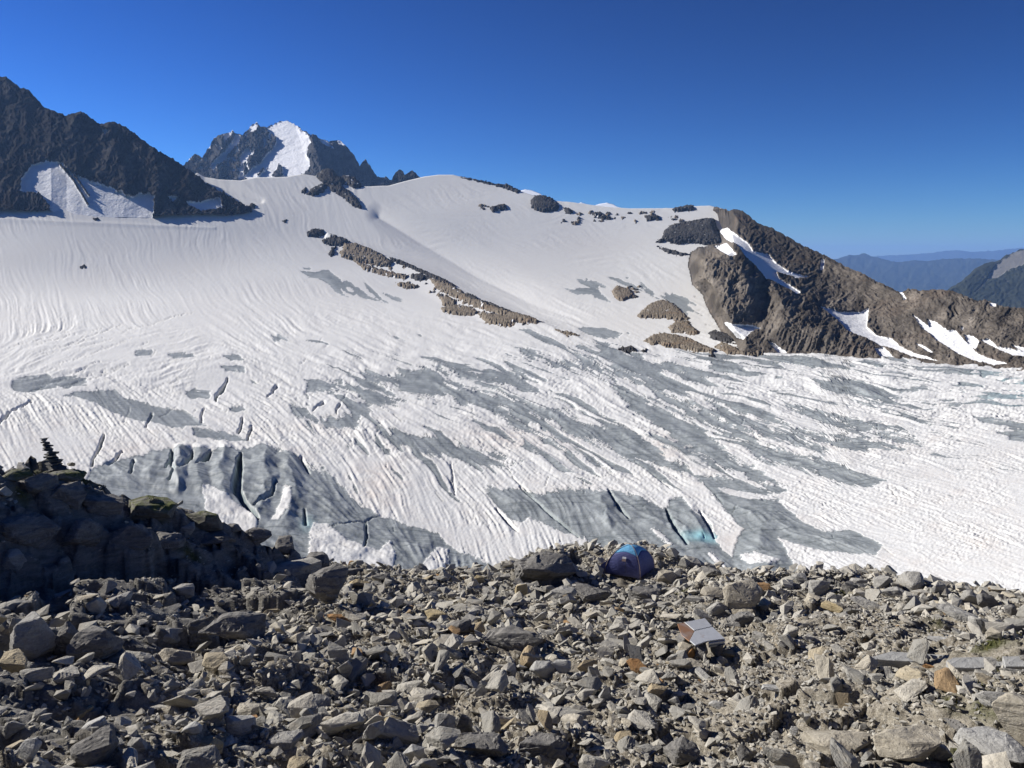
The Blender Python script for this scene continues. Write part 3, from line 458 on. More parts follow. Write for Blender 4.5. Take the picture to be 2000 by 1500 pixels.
sheet('hill', M_FAR, 1600, 2400, 3, 560, D0, lambda U_, V_: 52000 + (560 - V_) * 80.0 + 0 * U_, None, 8, 1 / 50., (1, .6, .8), 900, label='palest farthest mountain range on the horizon', crestn=.8)
# two far snow domes and twin pinnacles showing over the crest
M_SNOW = m_rockface('far_snow', [(0.8, 0.81, 0.84), (0.82, 0.83, 0.85), (0.8, 0.8, 0.83)], 0.01, rust=(0.8, 0.8, 0.82), bdist=3, grit=.3)
ones = lambda U_, V_, n: np.ones(U_.shape, np.float32)
sheet('mountain', M_SNOW, 1000, 1080, 1.5, 398, [(1000, 382), (1014, 373), (1026, 370), (1040, 372), (1055, 378), (1070, 390), (1080, 396)], lambda U_, V_: 11000 + (400 - V_) * 60 + 0 * U_, ones, 2, 1 / 40., (1, 0, 1), 930, label='small white snow dome behind the crest, left one', crestn=.2)
sheet('mountain', M_SNOW, 1120, 1240, 1.5, 414, [(1120, 402), (1135, 395), (1150, 400), (1160, 402), (1172, 398), (1186, 396), (1198, 399), (1206, 404), (1222, 408), (1240, 412)], lambda U_, V_: 11000 + (414 - V_) * 60 + 0 * U_, ones, 2, 1 / 40., (1, 0, 1), 940, label='small white snow dome behind the crest, right one', crestn=.2)
sheet('rock_pinnacle', M_PEAK, 752, 830, 1.1, 372, [(752, 372), (764, 358), (768, 346), (772, 338), (780, 331), (787, 333), (790, 342), (797, 338), (804, 333), (812, 338), (818, 346), (830, 352)], lambda U_, V_: 4200 + (372 - V_) * 5 + 0 * U_, None, 10, 1 / 18., (1, .2, .5), 950, label='twin dark rock pinnacles behind the snow crest', crestn=1.2)
del bpy.data.objects['rock_pinnacle']['kind']; tag(bpy.data.objects['rock_pinnacle'], None, 'pinnacle')
# ------------------------------------------------------------------ rocks standing out of the snow, each a thing of its own
def outcrop(poly, label, mat, bulge=10, seed=0, step=1.1, holes=0.0, lift=0.6, group=None):
    p = np.array(poly, float); m = 8; us = np.arange(p[:, 0].min() - m, p[:, 0].max() + m, step); vs = np.arange(p[:, 1].max() + m, p[:, 1].min() - m, -step)
    Uq, Vq = [a.astype(np.float32) for a in np.meshgrid(us, vs)]; sd = sdf_poly(Uq, Vq, poly, 30)
    n = fbm((Uq + .4 * Vq) / 14, Vq / 20, None, 5, seed + 1000, .6, True); n2 = fbm(Uq / 7, Vq / 5, None, 3, seed + 1001, .6)
    fine = fbm(Uq / 3.6, Vq / 3.0, None, 2, seed + 1002, .6, True); bulge = bulge * .65; sd = sd + 4.2 * n2 + 1.2 * n + 2.2 * perlin(Uq / 3.0, Vq / 2.6, seed=seed + 7); r0 = r_gl(Uq, Vq); i = np.clip((Uq - uu[0]) / dU, 0, GU - 1).astype(int); vt = curve(TOP, Uq); j = np.clip((Vq - 1330) / (vt - 1330) * (GR - 1), 0, GR - 1).astype(int)
    M = mpp(Uq, Vq, r0); r = r0 - M * bulge * np.clip(sd / 10, -1, 1.2) * 2 - M * 3.5 * n * sstep(0, 6, sd); Pq = pix(Uq, Vq, r)
    Pq[..., 2] += dz[j, i] + M * (lift * np.clip(sd, -6, 4) + 1.7 * fine * sstep(0, 4, sd))
    sn = sstep(.1, .4, fbm(Uq / 9, Vq / 5, None, 3, seed + 1003, .6) - .12 + .6 * holes)
    o = grid_mesh('rock_outcrop', Pq, mat, {'snow': sn, 'streak': n}, keep=sd > -2.0); return tag(o, label, 'outcrop', group)
OUT = [
 ([(600, 452), (612, 446), (632, 449), (634, 458), (618, 463), (602, 461)], 'uppermost small dark outcrop of the diagonal rock chain', M_DARK, 5, 0),
 ([(630, 466), (650, 466), (670, 473), (684, 482), (668, 484), (644, 478), (630, 473)], 'thin dark outcrop just above the brown hump of the chain', M_DARK, 5, 0),
 ([(664, 494), (672, 482), (692, 484), (716, 492), (740, 504), (766, 520), (764, 528), (740, 524), (712, 516), (688, 510), (668, 502)], 'large brown hump in the diagonal rock chain', M_TAN, 9, 0),
 ([(648, 484), (655, 483), (652, 499), (641, 500)], 'small upright rock left of the brown hump', M_DARK, 4, 0),
 ([(760, 513), (790, 522), (830, 540), (864, 552), (890, 566), (888, 571), (850, 556), (800, 534), (764, 520)], 'narrow dark rock rib along the snow crest', M_DARK, 5, 0),
 ([(800, 543), (826, 545), (842, 554), (820, 556), (804, 550)], 'small outcrop under the rock rib', M_DARK, 4, .0),
 ([(774, 556), (800, 556), (820, 564), (800, 567), (778, 562)], 'low flat outcrop in the snow below the rib', M_TAN, 4, 0),
 ([(858, 582), (872, 580), (892, 590), (890, 598), (866, 597)], 'orange brown block at the lower end of the chain', M_TAN, 6, 0),
 ([(862, 600), (890, 596), (920, 602), (938, 612), (920, 617), (884, 614), (866, 608)], 'brown outcrop below the orange block', M_TAN, 6, 0),
 ([(932, 614), (958, 616), (985, 622), (1010, 616), (1040, 624), (1054, 636), (1030, 638), (1010, 634), (985, 640), (950, 632)], 'long ochre outcrop where the chain meets the ice', M_TAN, 7, 0),
 ([(905, 580), (925, 584), (935, 592), (952, 598), (948, 602), (925, 597), (908, 590)], 'grey outcrop on the crest above the ochre outcrop', M_DARK, 4, .0),
 ([(955, 596), (985, 608), (1010, 618), (1060, 634), (1040, 634), (1000, 620), (960, 604)], 'dark rib above the long ochre outcrop', M_DARK, 4, 0),
 ([(838, 552), (880, 566), (905, 580), (932, 592), (962, 605), (1004, 620), (985, 623), (950, 611), (915, 597), (880, 582), (850, 568)], 'broken brown rubble rib along the middle of the chain', M_TAN, 5, .1),
 ([(690, 508), (720, 522), (760, 534), (800, 546), (790, 550), (752, 542), (712, 530)], 'scattered rubble below the large brown hump', M_TAN, 3, .15),
 ([(1084, 648), (1105, 650), (1132, 657), (1110, 658)], 'last low rock of the chain on the ice edge', M_TAN, 3, 0),
 ([(600, 380), (610, 368), (628, 360), (640, 362), (632, 376), (612, 383)], 'dark oval rock below the snow col', M_DARK, 7, 0),
 ([(589, 376), (597, 366), (600, 372), (594, 379)], 'tiny dark rock left of the oval rock', M_DARK, 4, 0),
 ([(618, 346), (632, 332), (648, 332), (656, 344), (672, 352), (668, 366), (640, 362), (628, 356)], 'brown rocky head above the oval rock', M_DARK, 8, 0),
 ([(640, 362), (662, 362), (684, 376), (700, 392), (707, 408), (694, 405), (680, 394), (664, 382), (646, 372)], 'dark rock spine descending from the head onto the snow', M_DARK, 8, 0),
 ([(672, 344), (690, 348), (700, 356), (706, 366), (690, 368), (676, 358)], 'dark rock beside the far peak pinnacles', M_DARK, 6, .25),
 ([(957, 408), (972, 402), (986, 401), (991, 410), (976, 413), (962, 416)], 'small dark rock on the middle of the snow dome', M_DARK, 5, 0),
 ([(1037, 392), (1046, 383), (1064, 384), (1080, 390), (1092, 402), (1088, 412), (1060, 416), (1038, 408)], 'grey rock face under the dome crest', M_DARK, 5, 0),
 ([(900, 347), (930, 352), (965, 360), (990, 362), (1015, 373), (1012, 378), (980, 366), (940, 357)], 'thin dark rock edge along the dome crest', M_DARK, 4, 0),
 ([(1100, 408), (1112, 408), (1122, 416), (1112, 419), (1104, 415)], 'cluster of rock tips right of the grey face', M_DARK, 3, .2),
 ([(1156, 416), (1172, 414), (1178, 420), (1200, 426), (1185, 429), (1162, 424)], 'thin broken rocks in mid crest snow', M_DARK, 3, .2),
 ([(1260, 424), (1272, 420), (1288, 424), (1284, 430), (1264, 431)], 'small rock in the snow left of the black crag', M_DARK, 4, 0),
 ([(1312, 410), (1330, 406), (1352, 404), (1358, 412), (1336, 414), (1318, 416)], 'low brown rock on the skyline above the crag', M_DARK, 4, 0),
 ([(1292, 466), (1298, 450), (1312, 440), (1334, 436), (1360, 432), (1384, 428), (1396, 432), (1402, 452), (1412, 474), (1400, 482), (1380, 480), (1350, 474), (1322, 477), (1306, 472)], 'black rock crag rising from the snow near the ridge', M_DARK, 11, 0),
 ([(1282, 470), (1298, 462), (1304, 470), (1290, 474)], 'small dark rock at the foot of the black crag', M_DARK, 4, 0),
 ([(1284, 480), (1300, 484), (1330, 494), (1350, 497), (1330, 500), (1300, 492)], 'thin rock line in the snow above the big buttress', M_DARK, 2.5, 0),
 ([(1194, 570), (1206, 556), (1216, 560), (1232, 566), (1240, 580), (1224, 584), (1214, 590), (1204, 584)], 'broken grey rocks between two bare ice patches', M_TAN, 5, .12),
 ([(1244, 616), (1262, 600), (1280, 588), (1300, 586), (1320, 596), (1332, 610), (1346, 622), (1330, 628), (1300, 622), (1270, 622), (1252, 622)], 'grey brown rock island below the ice band', M_TAN, 8, .05),
 ([(1306, 640), (1324, 626), (1344, 628), (1352, 640), (1366, 650), (1360, 656), (1330, 652), (1312, 650)], 'grey rock island under the rock below the ice band', M_TAN, 6, .1),
 ([(1258, 668), (1276, 656), (1296, 652), (1322, 656), (1350, 664), (1376, 676), (1402, 688), (1390, 694), (1360, 690), (1330, 682), (1300, 680), (1288, 672), (1276, 676)], 'tan rock island at the edge of the grey ice', M_TAN, 9, 0),
 ([(1384, 652), (1396, 646), (1420, 654), (1438, 668), (1420, 672), (1390, 664)], 'round grey boulder field left of the ridge foot', M_DARK, 6, 0),
 ([(1396, 678), (1410, 670), (1432, 680), (1450, 688), (1470, 680), (1500, 690), (1470, 696), (1420, 694)], 'brown rubble at the foot of the big buttress', M_TAN, 6, 0),
 ([(1462, 655), (1470, 642), (1486, 650), (1500, 668), (1512, 690), (1476, 688), (1464, 672)], 'dark rubble heap between the two snow tongues', M_DARK, 7, 0),
 ([(1208, 686), (1214, 680), (1226, 681), (1232, 675), (1240, 684), (1242, 688), (1226, 690)], 'grey boulder lying alone on the glacier edge', M_DARK, 6, 0),
 ([(1254, 684), (1262, 683), (1264, 688), (1256, 689)], 'small stone right of the lone glacier boulder', M_DARK, 3, 0),
 ([(1384, 698), (1392, 696), (1398, 702), (1388, 703)], 'dark stone on the ice below the buttress', M_DARK, 4, 0),
 ([(156, 524), (164, 521), (170, 524), (162, 526)], 'single dark rock on the left snow field', M_DARK, 3, 0),
 ([(553, 432), (557, 426), (560, 428), (557, 434)], 'tiny dark rock on the snow below the col', M_DARK, 3, 0),
 ([(296, 408), (306, 400), (320, 398), (336, 404), (356, 398), (376, 404), (378, 410), (350, 414), (320, 412), (304, 414)], 'dark rock heap at the foot of the left mountain', M_DARK, 7, 0),
 ([(282, 398), (290, 394), (292, 402), (284, 404)], 'small dark boulder beside the heap under the mountain', M_DARK, 4, 0),
 ([(484, 404), (492, 398), (500, 402), (496, 408)], 'dark boulder at the toe of the left mountain', M_DARK, 4, 0),
 ([(182, 428), (190, 427), (194, 430), (186, 432)], 'thin dark stone on the snow below the apron', M_DARK, 2, 0),
]
for k, (poly, lab, mat, b, h) in enumerate(OUT): outcrop(poly, lab, mat, b, k * 7, holes=h)
rk = random.Random(5)
bits = [(1115 + rk.uniform(-14, 14), 432 + rk.uniform(-4, 4)) for _ in range(5)] + [(rk.uniform(1130, 1290), rk.uniform(414, 432)) for _ in range(22)] + [(lambda t: (770 + 250 * t + rk.uniform(-10, 6), 528 + 98 * t + rk.uniform(-4, 22)))(rk.random()) for _ in range(48)] + [(rk.uniform(1225, 1262), rk.uniform(556, 592)) for _ in range(8)] + [(rk.uniform(940, 960), rk.uniform(398, 410)) for _ in range(5)] + [(rk.uniform(1290, 1340), rk.uniform(424, 440)) for _ in range(6)]
bl = near_labels(bits, [(np.mean([q[0] for q in o_[0]]), np.mean([q[1] for q in o_[0]]), o_[1]) for o_ in OUT], 'rock tip', [rk.random() for _ in bits]); bsz = sorted([rk.uniform(2, 6) for _ in bits], reverse=True)
for k, (a, b) in enumerate(bits):
    w = rk.uniform(2, 6); h = rk.uniform(1.2, 2.6)
    o = outcrop([(a - w, b + h * .4), (a - w * .3, b - h), (a + w * .6, b - h * .6), (a + w, b + h * .6), (a, b + h)], bl[k].replace('largest ', 'tiny ').replace('smallest ', 'tiny '), M_TAN if k % 3 else M_DARK, 2.5, 900 + k * 3, step=1.2, group='tiny rock tips in the far snow'); o.name = 'snow_rock'
# ------------------------------------------------------------------ haze: even, pale air round everything
hz = NT('haze_air'); hz.t.nodes.remove(hz.b); pv = hz.n('ShaderNodeVolumePrincipled'); pv.inputs['Color'].default_value = (0.30, 0.53, 1.0, 1); pv.inputs['Density'].default_value = 2.3e-5; pv.inputs['Anisotropy'].default_value = 0.1
hz.t.links.new(pv.outputs[0], hz.out.inputs['Volume'])
zs = [(o.bound_box[i][2]) for o in COL.objects if o.type == 'MESH' for i in (0, 6)]
ys = [(o.bound_box[i][1]) for o in COL.objects if o.type == 'MESH' for i in (0, 6)]; xs = [(o.bound_box[i][0]) for o in COL.objects if o.type == 'MESH' for i in (0, 6)]
bm = bmesh.new(); bmesh.ops.create_cube(bm, size=1)
lo = Vector((min(xs) - 500, -3000, min(zs) - 20)); hi = Vector((max(xs) + 500, max(ys) + 800, max(zs) + 60))
for v in bm.verts: v.co = Vector([lo[i] + (hi[i] - lo[i]) * (v.co[i] + .5) for i in range(3)])
me = bpy.data.meshes.new('haze'); bm.to_mesh(me); tag(link('haze', me, hz.m), None, None, None, 'stuff')
# ------------------------------------------------------------------ foreground ground: one height field over plan, fitted through survey points
EDGE = [(-260, 935, 25), (-120, 925, 25.5), (0, 917, 26), (60, 907, 27), (95, 908, 28), (130, 912, 28), (180, 936, 28), (260, 965, 28), (350, 986, 27.5), (430, 1003, 27.5), (470, 1032, 27), (550, 1062, 27), (600, 1088, 27.5), (680, 1113, 28), (780, 1136, 29), (850, 1146, 30), (930, 1144, 30), (1000, 1126, 30), (1060, 1100, 30.5), (1170, 1082, 31), (1300, 1088, 31), (1370, 1118, 30), (1440, 1136, 28.5), (1570, 1142, 28), (1700, 1142, 28), (1800, 1152, 27), (1900, 1178, 26), (2000, 1200, 25), (2200, 1245, 24)]
CTRL = EDGE + [(-200, 1500, 8.6), (0, 1500, 9), (500, 1500, 9.1), (1000, 1500, 9.2), (1500, 1500, 9.0), (2100, 1500, 8.6), (-100, 1640, 7.2), (1000, 1640, 7.4), (2100, 1640, 7.2), (0, 1400, 11), (500, 1400, 11.1), (1000, 1400, 11.2), (1500, 1400, 11), (2100, 1400, 10.6),
    (0, 1300, 13.6), (500, 1300, 13.8), (1000, 1300, 14.2), (1500, 1300, 14), (2000, 1300, 13.4), (0, 1220, 17.4), (300, 1220, 17.8), (600, 1220, 18), (1000, 1220, 18.2), (1500, 1220, 17.8), (2000, 1235, 18), (150, 1150, 21.2), (400, 1150, 22), (700, 1155, 23), (1000, 1150, 24.5), (1225, 1132, 26.2), (1500, 1165, 23), (1800, 1180, 22.5),
    (0, 1125, 21.9), (150, 1125, 22.2), (300, 1115, 22.8), (0, 955, 23.6), (150, 965, 24.6), (250, 995, 24.8), (-200, 960, 22.5), (-200, 1125, 21), (400, 1070, 24.6), (500, 1105, 25), (600, 1135, 25.6), (1300, 1128, 26.5), (1170, 1130, 26.4)]
cu = np.array([c[0] for c in CTRL], float); cv = np.array([c[1] for c in CTRL], float); cr = np.array([c[2] for c in CTRL], float)
CP = pix(cu, cv, cr); eb = []
for (u_, v_, r_) in EDGE:
    p = pix(u_, v_, r_); h = p[:2] / np.hypot(*p[:2])
    for dr, d_ in ((4, 4.2), (14, 18), (30, 42)): eb.append([p[0] + h[0] * dr, p[1] + h[1] * dr, p[2] - d_])
CP = np.concatenate([CP, np.array(eb), [[-7, 3, 8.3], [0, 2.5, 9.1], [7, 3, 8.3], [-9, -6, 10.5], [9, -6, 10.5]]])
def _tps(d2): return np.where(d2 > 0, 0.5 * d2 * np.log(d2 + 1e-12), 0)
_n = len(CP); _A = np.zeros((_n + 3, _n + 3)); _d2 = ((CP[:, None, :2] - CP[None, :, :2]) ** 2).sum(-1)
_A[:_n, :_n] = _tps(_d2) + np.eye(_n) * 0.02; _A[:_n, _n] = 1; _A[:_n, _n + 1:] = CP[:, :2]; _A[_n:, :_n] = _A[:_n, _n:].T
_w = np.linalg.solve(_A, np.concatenate([CP[:, 2], [0, 0, 0]]))
def ground0(x, y):
    x = np.asarray(x, float); sh = x.shape; x = x.ravel(); y = np.asarray(y, float).ravel(); z = _w[_n] + _w[_n + 1] * x + _w[_n + 2] * y
    for i in range(_n): z += _w[i] * _tps((x - CP[i, 0]) ** 2 + (y - CP[i, 1]) ** 2)
    return z.reshape(sh)
def hillmask(x, y):
    """1 on the bedrock knoll at the left, 0 on the scree"""
    return sstep(0.0, 1.0, sdf_poly(np.asarray(x, np.float32), np.asarray(y, np.float32), KNOLL, 3) + .4)
KNOLL = [tuple(pix(u_, v_, r_)[:2]) for u_, v_, r_ in [(-300, 1150, 19.8), (0, 1150, 20.6), (160, 1148, 20.9), (330, 1140, 21.8), (440, 1140, 22.3), (560, 1168, 22.4), (650, 1186, 22.2), (695, 1140, 25.8), (700, 1118, 28), (600, 1088, 28.5), (470, 1032, 28.5), (350, 986, 29), (180, 936, 30), (60, 907, 29), (-120, 925, 28), (-300, 935, 27)]]
BEDP = [tuple(pix(u_, v_, r_)[:2]) for u_, v_, r_ in [(-400, 1560, 7.8), (250, 1520, 8.7), (330, 1400, 11), (430, 1310, 13.5), (600, 1230, 17.5), (640, 1180, 20), (560, 1120, 25), (330, 1095, 23.4), (0, 1120, 21.8), (-300, 1130, 20.5)]]
BED2 = [tuple(pix(u_, v_, r_)[:2]) for u_, v_, r_ in [(985, 1150, 25), (1000, 1110, 28.5), (1120, 1090, 29.5), (1165, 1130, 26.8), (1240, 1142, 25.4), (1290, 1150, 25), (1290, 1195, 21.5), (1090, 1205, 20.5)]]
def cells(x, y, sx, sy, seed, rot=.35):
    """broken bedrock: every cell of a jittered pattern is a block with its own height and tilt"""
    c, s_ = math.cos(rot), math.sin(rot); a = (x * c + y * s_) / sx; b = (-x * s_ + y * c) / sy; ia = np.floor(a).astype(np.int64); ib = np.floor(b).astype(np.int64); f1 = np.full(x.shape, 9.0, np.float32); f2 = f1.copy(); h = np.zeros(x.shape, np.float32)
    for di in (-1, 0, 1):
        for dj in (-1, 0, 1):
            k = _hash(ia + di, ib + dj, np.zeros_like(ia), seed); r1 = (k & np.uint32(255)).astype(np.float32) / 255; r2 = ((k >> np.uint32(8)) & np.uint32(255)).astype(np.float32) / 255; r3 = ((k >> np.uint32(16)) & np.uint32(255)).astype(np.float32) / 255; r4 = ((k >> np.uint32(24)) & np.uint32(255)).astype(np.float32) / 255
            da = ia + di + r1 - a; db = ib + dj + r2 - b; d = np.maximum(np.abs(da), np.abs(db)) * .75 + .25 * np.hypot(da, db); hv = r3 + (r4 - .5) * .9 * da - .55 * (r1 - .2) * db
            nw = d < f1; f2 = np.where(nw, f1, np.minimum(f2, d)); h = np.where(nw, hv, h); f1 = np.where(nw, d, f1)
    return h, f2 - f1
GAZ, GRR = 700, 560
az = np.linspace(math.radians(-48), math.radians(48), GAZ); gr = 2.2 * (46 / 2.2) ** np.linspace(0, 1, GRR) ** 0.82
AZ, RR = np.meshgrid(az, gr); GX = RR * np.sin(AZ); GY = RR * np.cos(AZ)
def relief(x, y, z0):
    x = np.asarray(x, np.float32); y = np.asarray(y, np.float32); hm = hillmask(x, y); z = z0.astype(np.float64)
    bed = np.clip(sstep(-.4, .8, sdf_poly(x, y, BEDP, 3) + .9 * perlin(x / 1.8, y / 1.8, seed=207)), 0, 1) * (1 - hm)
    bed2 = np.clip(sstep(-.5, .5, sdf_poly(x, y, BED2, 3) + .6 * perlin(x / 1.2, y / 1.2, seed=208)), 0, 1) * (1 - hm)
    bed = np.maximum(bed, .8 * bed2)
    wx = x + .18 * perlin(x / .8, y / .8, seed=205); wy = y + .18 * perlin(x / .8, y / .8, seed=206)
    h1, e1 = cells(wx, wy, 1.7, 1.1, 11); h2, e2 = cells(wx, wy, .62, .42, 12, .1); h3, e3 = cells(wx, wy, .26, .2, 13, .6)
    blk = .95 * (h1 - .5) + .34 * (h2 - .5) + .06 * h3 - .16 * sstep(.10, 0, e1) - .07 * sstep(.10, 0, e2)
    z = z + hm * (1.0 * blk - .42) + bed * (.72 * blk - .05) + (1 - hm) * (1 - bed) * (.16 * (h1 - .5) + .22 * (h2 - .5) + .05 * h3)
    hm = np.maximum(hm, bed)
    rd = fbm(x / 1.5, y / 1.0, None, 4, 210, .55, True); z = z + 0.36 * (1 - hm) * perlin(x / 3.0, y / 2.0, seed=203) + 0.15 * rd * (1 - .6 * hm) + 0.05 * fbm(x / .3, y / .22, None, 3, 220, .6) + 0.05 * hm * np.clip(fbm(x / .9 + .5 * z, y / .5, None, 4, 230, .55, True), -1, 1)
    return z, hm
GZ0 = ground0(GX, GY); GZ, HM = relief(GX, GY, GZ0); GP = np.stack([GX, GY, GZ], -1)
def gz(x, y):
    """height of the finished ground sheet (bilinear)"""
    x = np.asarray(x, float); y = np.asarray(y, float); r = np.hypot(x, y); a = np.arctan2(x, y)
    j = np.clip((a - az[0]) / (az[1] - az[0]), 0, GAZ - 1.001); i = np.clip(np.interp(r, gr, np.arange(GRR)), 0, GRR - 1.001); j0 = j.astype(int); i0 = i.astype(int); fj = j - j0; fi = i - i0
    return (GZ[i0, j0] * (1 - fi) + GZ[i0 + 1, j0] * fi) * (1 - fj) + (GZ[i0, j0 + 1] * (1 - fi) + GZ[i0 + 1, j0 + 1] * fi) * fj
def hit(u, v):
    """where the line of sight (u, v) first meets the ground"""
    x, y, z = pix_dir(u, v); h = math.hypot(x, y); rs = np.arange(3, 40, 0.04); d = (CAM[2] + rs * z / h) - gz(rs * x / h, rs * y / h)
    k = np.argmax(d <= 0) if (d <= 0).any() else len(rs) - 1; r = rs[k]; return np.array([x / h * r, y / h * r, float(gz(x / h * r, y / h * r))]), r
def to_pix(p):
    d = np.asarray(p) - CAM; cp, sp = math.cos(PITCH), math.sin(PITCH); w = d[..., 1] * cp - d[..., 2] * sp
    return 1000 + F * d[..., 0] / w, 750 - F * (d[..., 1] * sp + d[..., 2] * cp) / w
def m_stone(name, attr):
    t = NT(name); c = t.coords()
    rnd = t.attr('tint') if attr else t.n('ShaderNodeObjectInfo').outputs['Random']
    cr_ = t.n('ShaderNodeValToRGB'); e = cr_.color_ramp.elements
    for i, (p, col) in enumerate([(0.0, (.27, .26, .232)), (.3, (.42, .402, .352)), (.62, (.545, .515, .445)), (.84, (.57, .52, .42)), (.94, (.48, .40, .26)), (1.0, (.42, .25, .11))]):
        if i < 2: e[i].position = p; e[i].color = (*col, 1)
        else: x = e.new(p); x.color = (*col, 1)
    t.t.links.new(rnd, cr_.inputs[0]); col = cr_.outputs[0]
    n1 = t.noise(t.coords('Object', (2.2, 2.2, 9)), 2.2, 6, .65, .6); n2 = t.noise(c, 4.0, 5, .6); n3 = t.noise(c, 30.0, 3, .7)
    col = t.mix(t.mrange(n1, .35, .7, 0, .55), col, t.mix(.55, col, (.06, .06, .06))); col = t.mix(t.mrange(n2, .55, .72, 0, .45), col, t.mix(.5, col, (.35, .25, .13)))
    col = t.mix(t.mrange(n3, .3, .75, 0, .35), col, (.10, .098, .09))
    return t.fin(col, .9, t.bump(n3, .5, .02, t.bump(n1, .7, .05)))
M_ST = m_stone('schist_stone', False); M_STA = m_stone('schist_scree', True)
def m_ground():
    t = NT('stony_ground'); c = t.coords(); hm = t.attr('hill'); ms = t.attr('moss')
    n1 = t.noise(c, 1.3, 6, .6); n2 = t.noise(c, 14, 5, .7); n3 = t.noise(c, 60, 2, .6)
    soil = t.mix(t.mrange(n1, .35, .65), (.20, .17, .125), (.39, .35, .275)); soil = t.mix(t.mrange(n2, .42, .62), soil, (.52, .48, .395)); soil = t.mix(t.mrange(n3, .35, .7, 0, .6), soil, (.07, .06, .05))
    rk_ = t.noise(t.coords('Object', (1, 1, 5), (.15, .1, 0)), 1.6, 7, .68, .5); rock = t.mix(t.mrange(rk_, .3, .72), (.12, .115, .105), (.30, .285, .255)); rock = t.mix(t.mrange(n2, .5, .75, 0, .5), rock, (.07, .068, .06))
    col = t.mix(hm, soil, rock); gm = t.mix(t.mrange(n2, .3, .7), (.035, .042, .012), (.10, .105, .035))
    col = t.mix(t.math('MULTIPLY', ms, t.mrange(n1, .3, .55)), col, gm)
    return t.fin(col, .95, t.bump(n2, .8, .05, t.bump(rk_, .8, .12)))
MOSSP = [(70, 925, 40, 8), (165, 945, 45, 9), (215, 948, 20, 9), (300, 975, 26, 9), (262, 968, 18, 9), (390, 1006, 24, 6), (40, 965, 22, 8), (370, 1085, 22, 8), (1930, 1262, 55, 15), (1790, 1275, 40, 6), (1880, 1340, 45, 22), (1915, 1345, 25, 12), (1850, 1372, 30, 10), (1830, 1225, 22, 6), (1760, 1210, 16, 6), (1550, 1145, 24, 8), (1640, 1160, 20, 6), (1960, 1310, 30, 10), (1990, 1240, 20, 12), (1930, 1385, 30, 8), (1880, 1490, 60, 14), (1345, 1150, 40, 8), (1860, 1160, 16, 5)]
gu, gv = to_pix(GP); moss = np.zeros(GX.shape, np.float32)
MOSSW = []
for (a, b, w, h) in MOSSP:
    p, r_ = hit(a, b); M_ = mpp(a, b, r_); ra = w * M_ * .9; rb = max(h * M_ * r_ / 11.0, .25) ; MOSSW.append((p[0], p[1], ra, rb))
    moss = np.maximum(moss, np.exp(-(((GX - p[0]) / ra) ** 2 + ((GY - p[1]) / rb) ** 2)))
moss = np.clip(moss * 1.5 - .25 + .5 * perlin(GX / .5, GY / .5, seed=240), 0, 1)
gnd = grid_mesh('ground', GP, m_ground(), {'hill': HM, 'moss': moss}); tag(gnd, 'stony ground and bedrock knoll in the foreground', None, None, 'structure')
# ------------------------------------------------------------------ stones
def rock_mesh(name, seed, dims=(1, 1, 1), npts=18, box=.55, detail=0, rough=.05, layer=0.0, mat=None):
    """angular stone: hull of scattered points, chipped edges; detail adds broken, layered relief"""
    r = random.Random(seed); b = bmesh.new()
    for _ in range(npts):
        p = Vector([r.gauss(0, 1) for _ in range(3)]).normalized(); m = max(abs(c) for c in p); p = p * (1 - box) + p / m * box * .8
        p *= r.uniform(.82, 1.08); b.verts.new((p.x * dims[0] * .5, p.y * dims[1] * .5, p.z * dims[2] * .5))
    res = bmesh.ops.convex_hull(b, input=b.verts[:]); bmesh.ops.delete(b, geom=[v for v in b.verts if not v.link_faces], context='VERTS')
    if detail:
        bmesh.ops.dissolve_limit(b, angle_limit=math.radians(9), verts=b.verts[:], edges=b.edges[:])
        bmesh.ops.bevel(b, geom=b.edges[:], offset=.035 * min(dims), segments=1, affect='EDGES', clamp_overlap=True)
        bmesh.ops.triangulate(b, faces=b.faces[:])
        for _ in range(detail):
            long = [e for e in b.edges if e.calc_length() > max(dims) * .055]
            if long: bmesh.ops.subdivide_edges(b, edges=long, cuts=1, use_grid_fill=False); bmesh.ops.triangulate(b, faces=[f for f in b.faces if len(f.verts) > 3])
        b.normal_update(); off = Vector((seed * 3.7, seed * 1.3, 0)); mx = max(dims)
        for v in b.verts:
            q = v.co / mx * 4 + off; d = mnoise.noise(q) * .6 + mnoise.noise(q * 2.7) * .35 + mnoise.noise(q * 6) * .2
            if layer:
                lz = v.co.z / min(dims) * 5 + v.co.x / mx * 1.5 + mnoise.noise(q * .7) * 1.2; d += layer * ((lz - math.floor(lz)) - .5) * 1.6
            v.co += v.normal * d * rough * mx
    me = bpy.data.meshes.new(name); b.to_mesh(me); b.free()
    for p in me.polygons: p.use_smooth = False
    if mat: me.materials.append(mat)
    return me
KIT = [rock_mesh('stone', 10 + i, (1, random.uniform(.5, .9), (random.uniform(.22, .7) if i % 3 else random.uniform(.12, .2))), 12, .45, 1, .012) for i in range(16)]
BIG = [rock_mesh('boulder', 60 + i, (1, random.uniform(.55, .9), random.uniform(.3, .65)), 13, .45, 3, .016, .5) for i in range(12)]
def place_rot(p, rz, tilt=(0, 0)): return Matrix.Translation(Vector(p)) @ Euler((tilt[0], tilt[1], rz)).to_matrix().to_4x4()
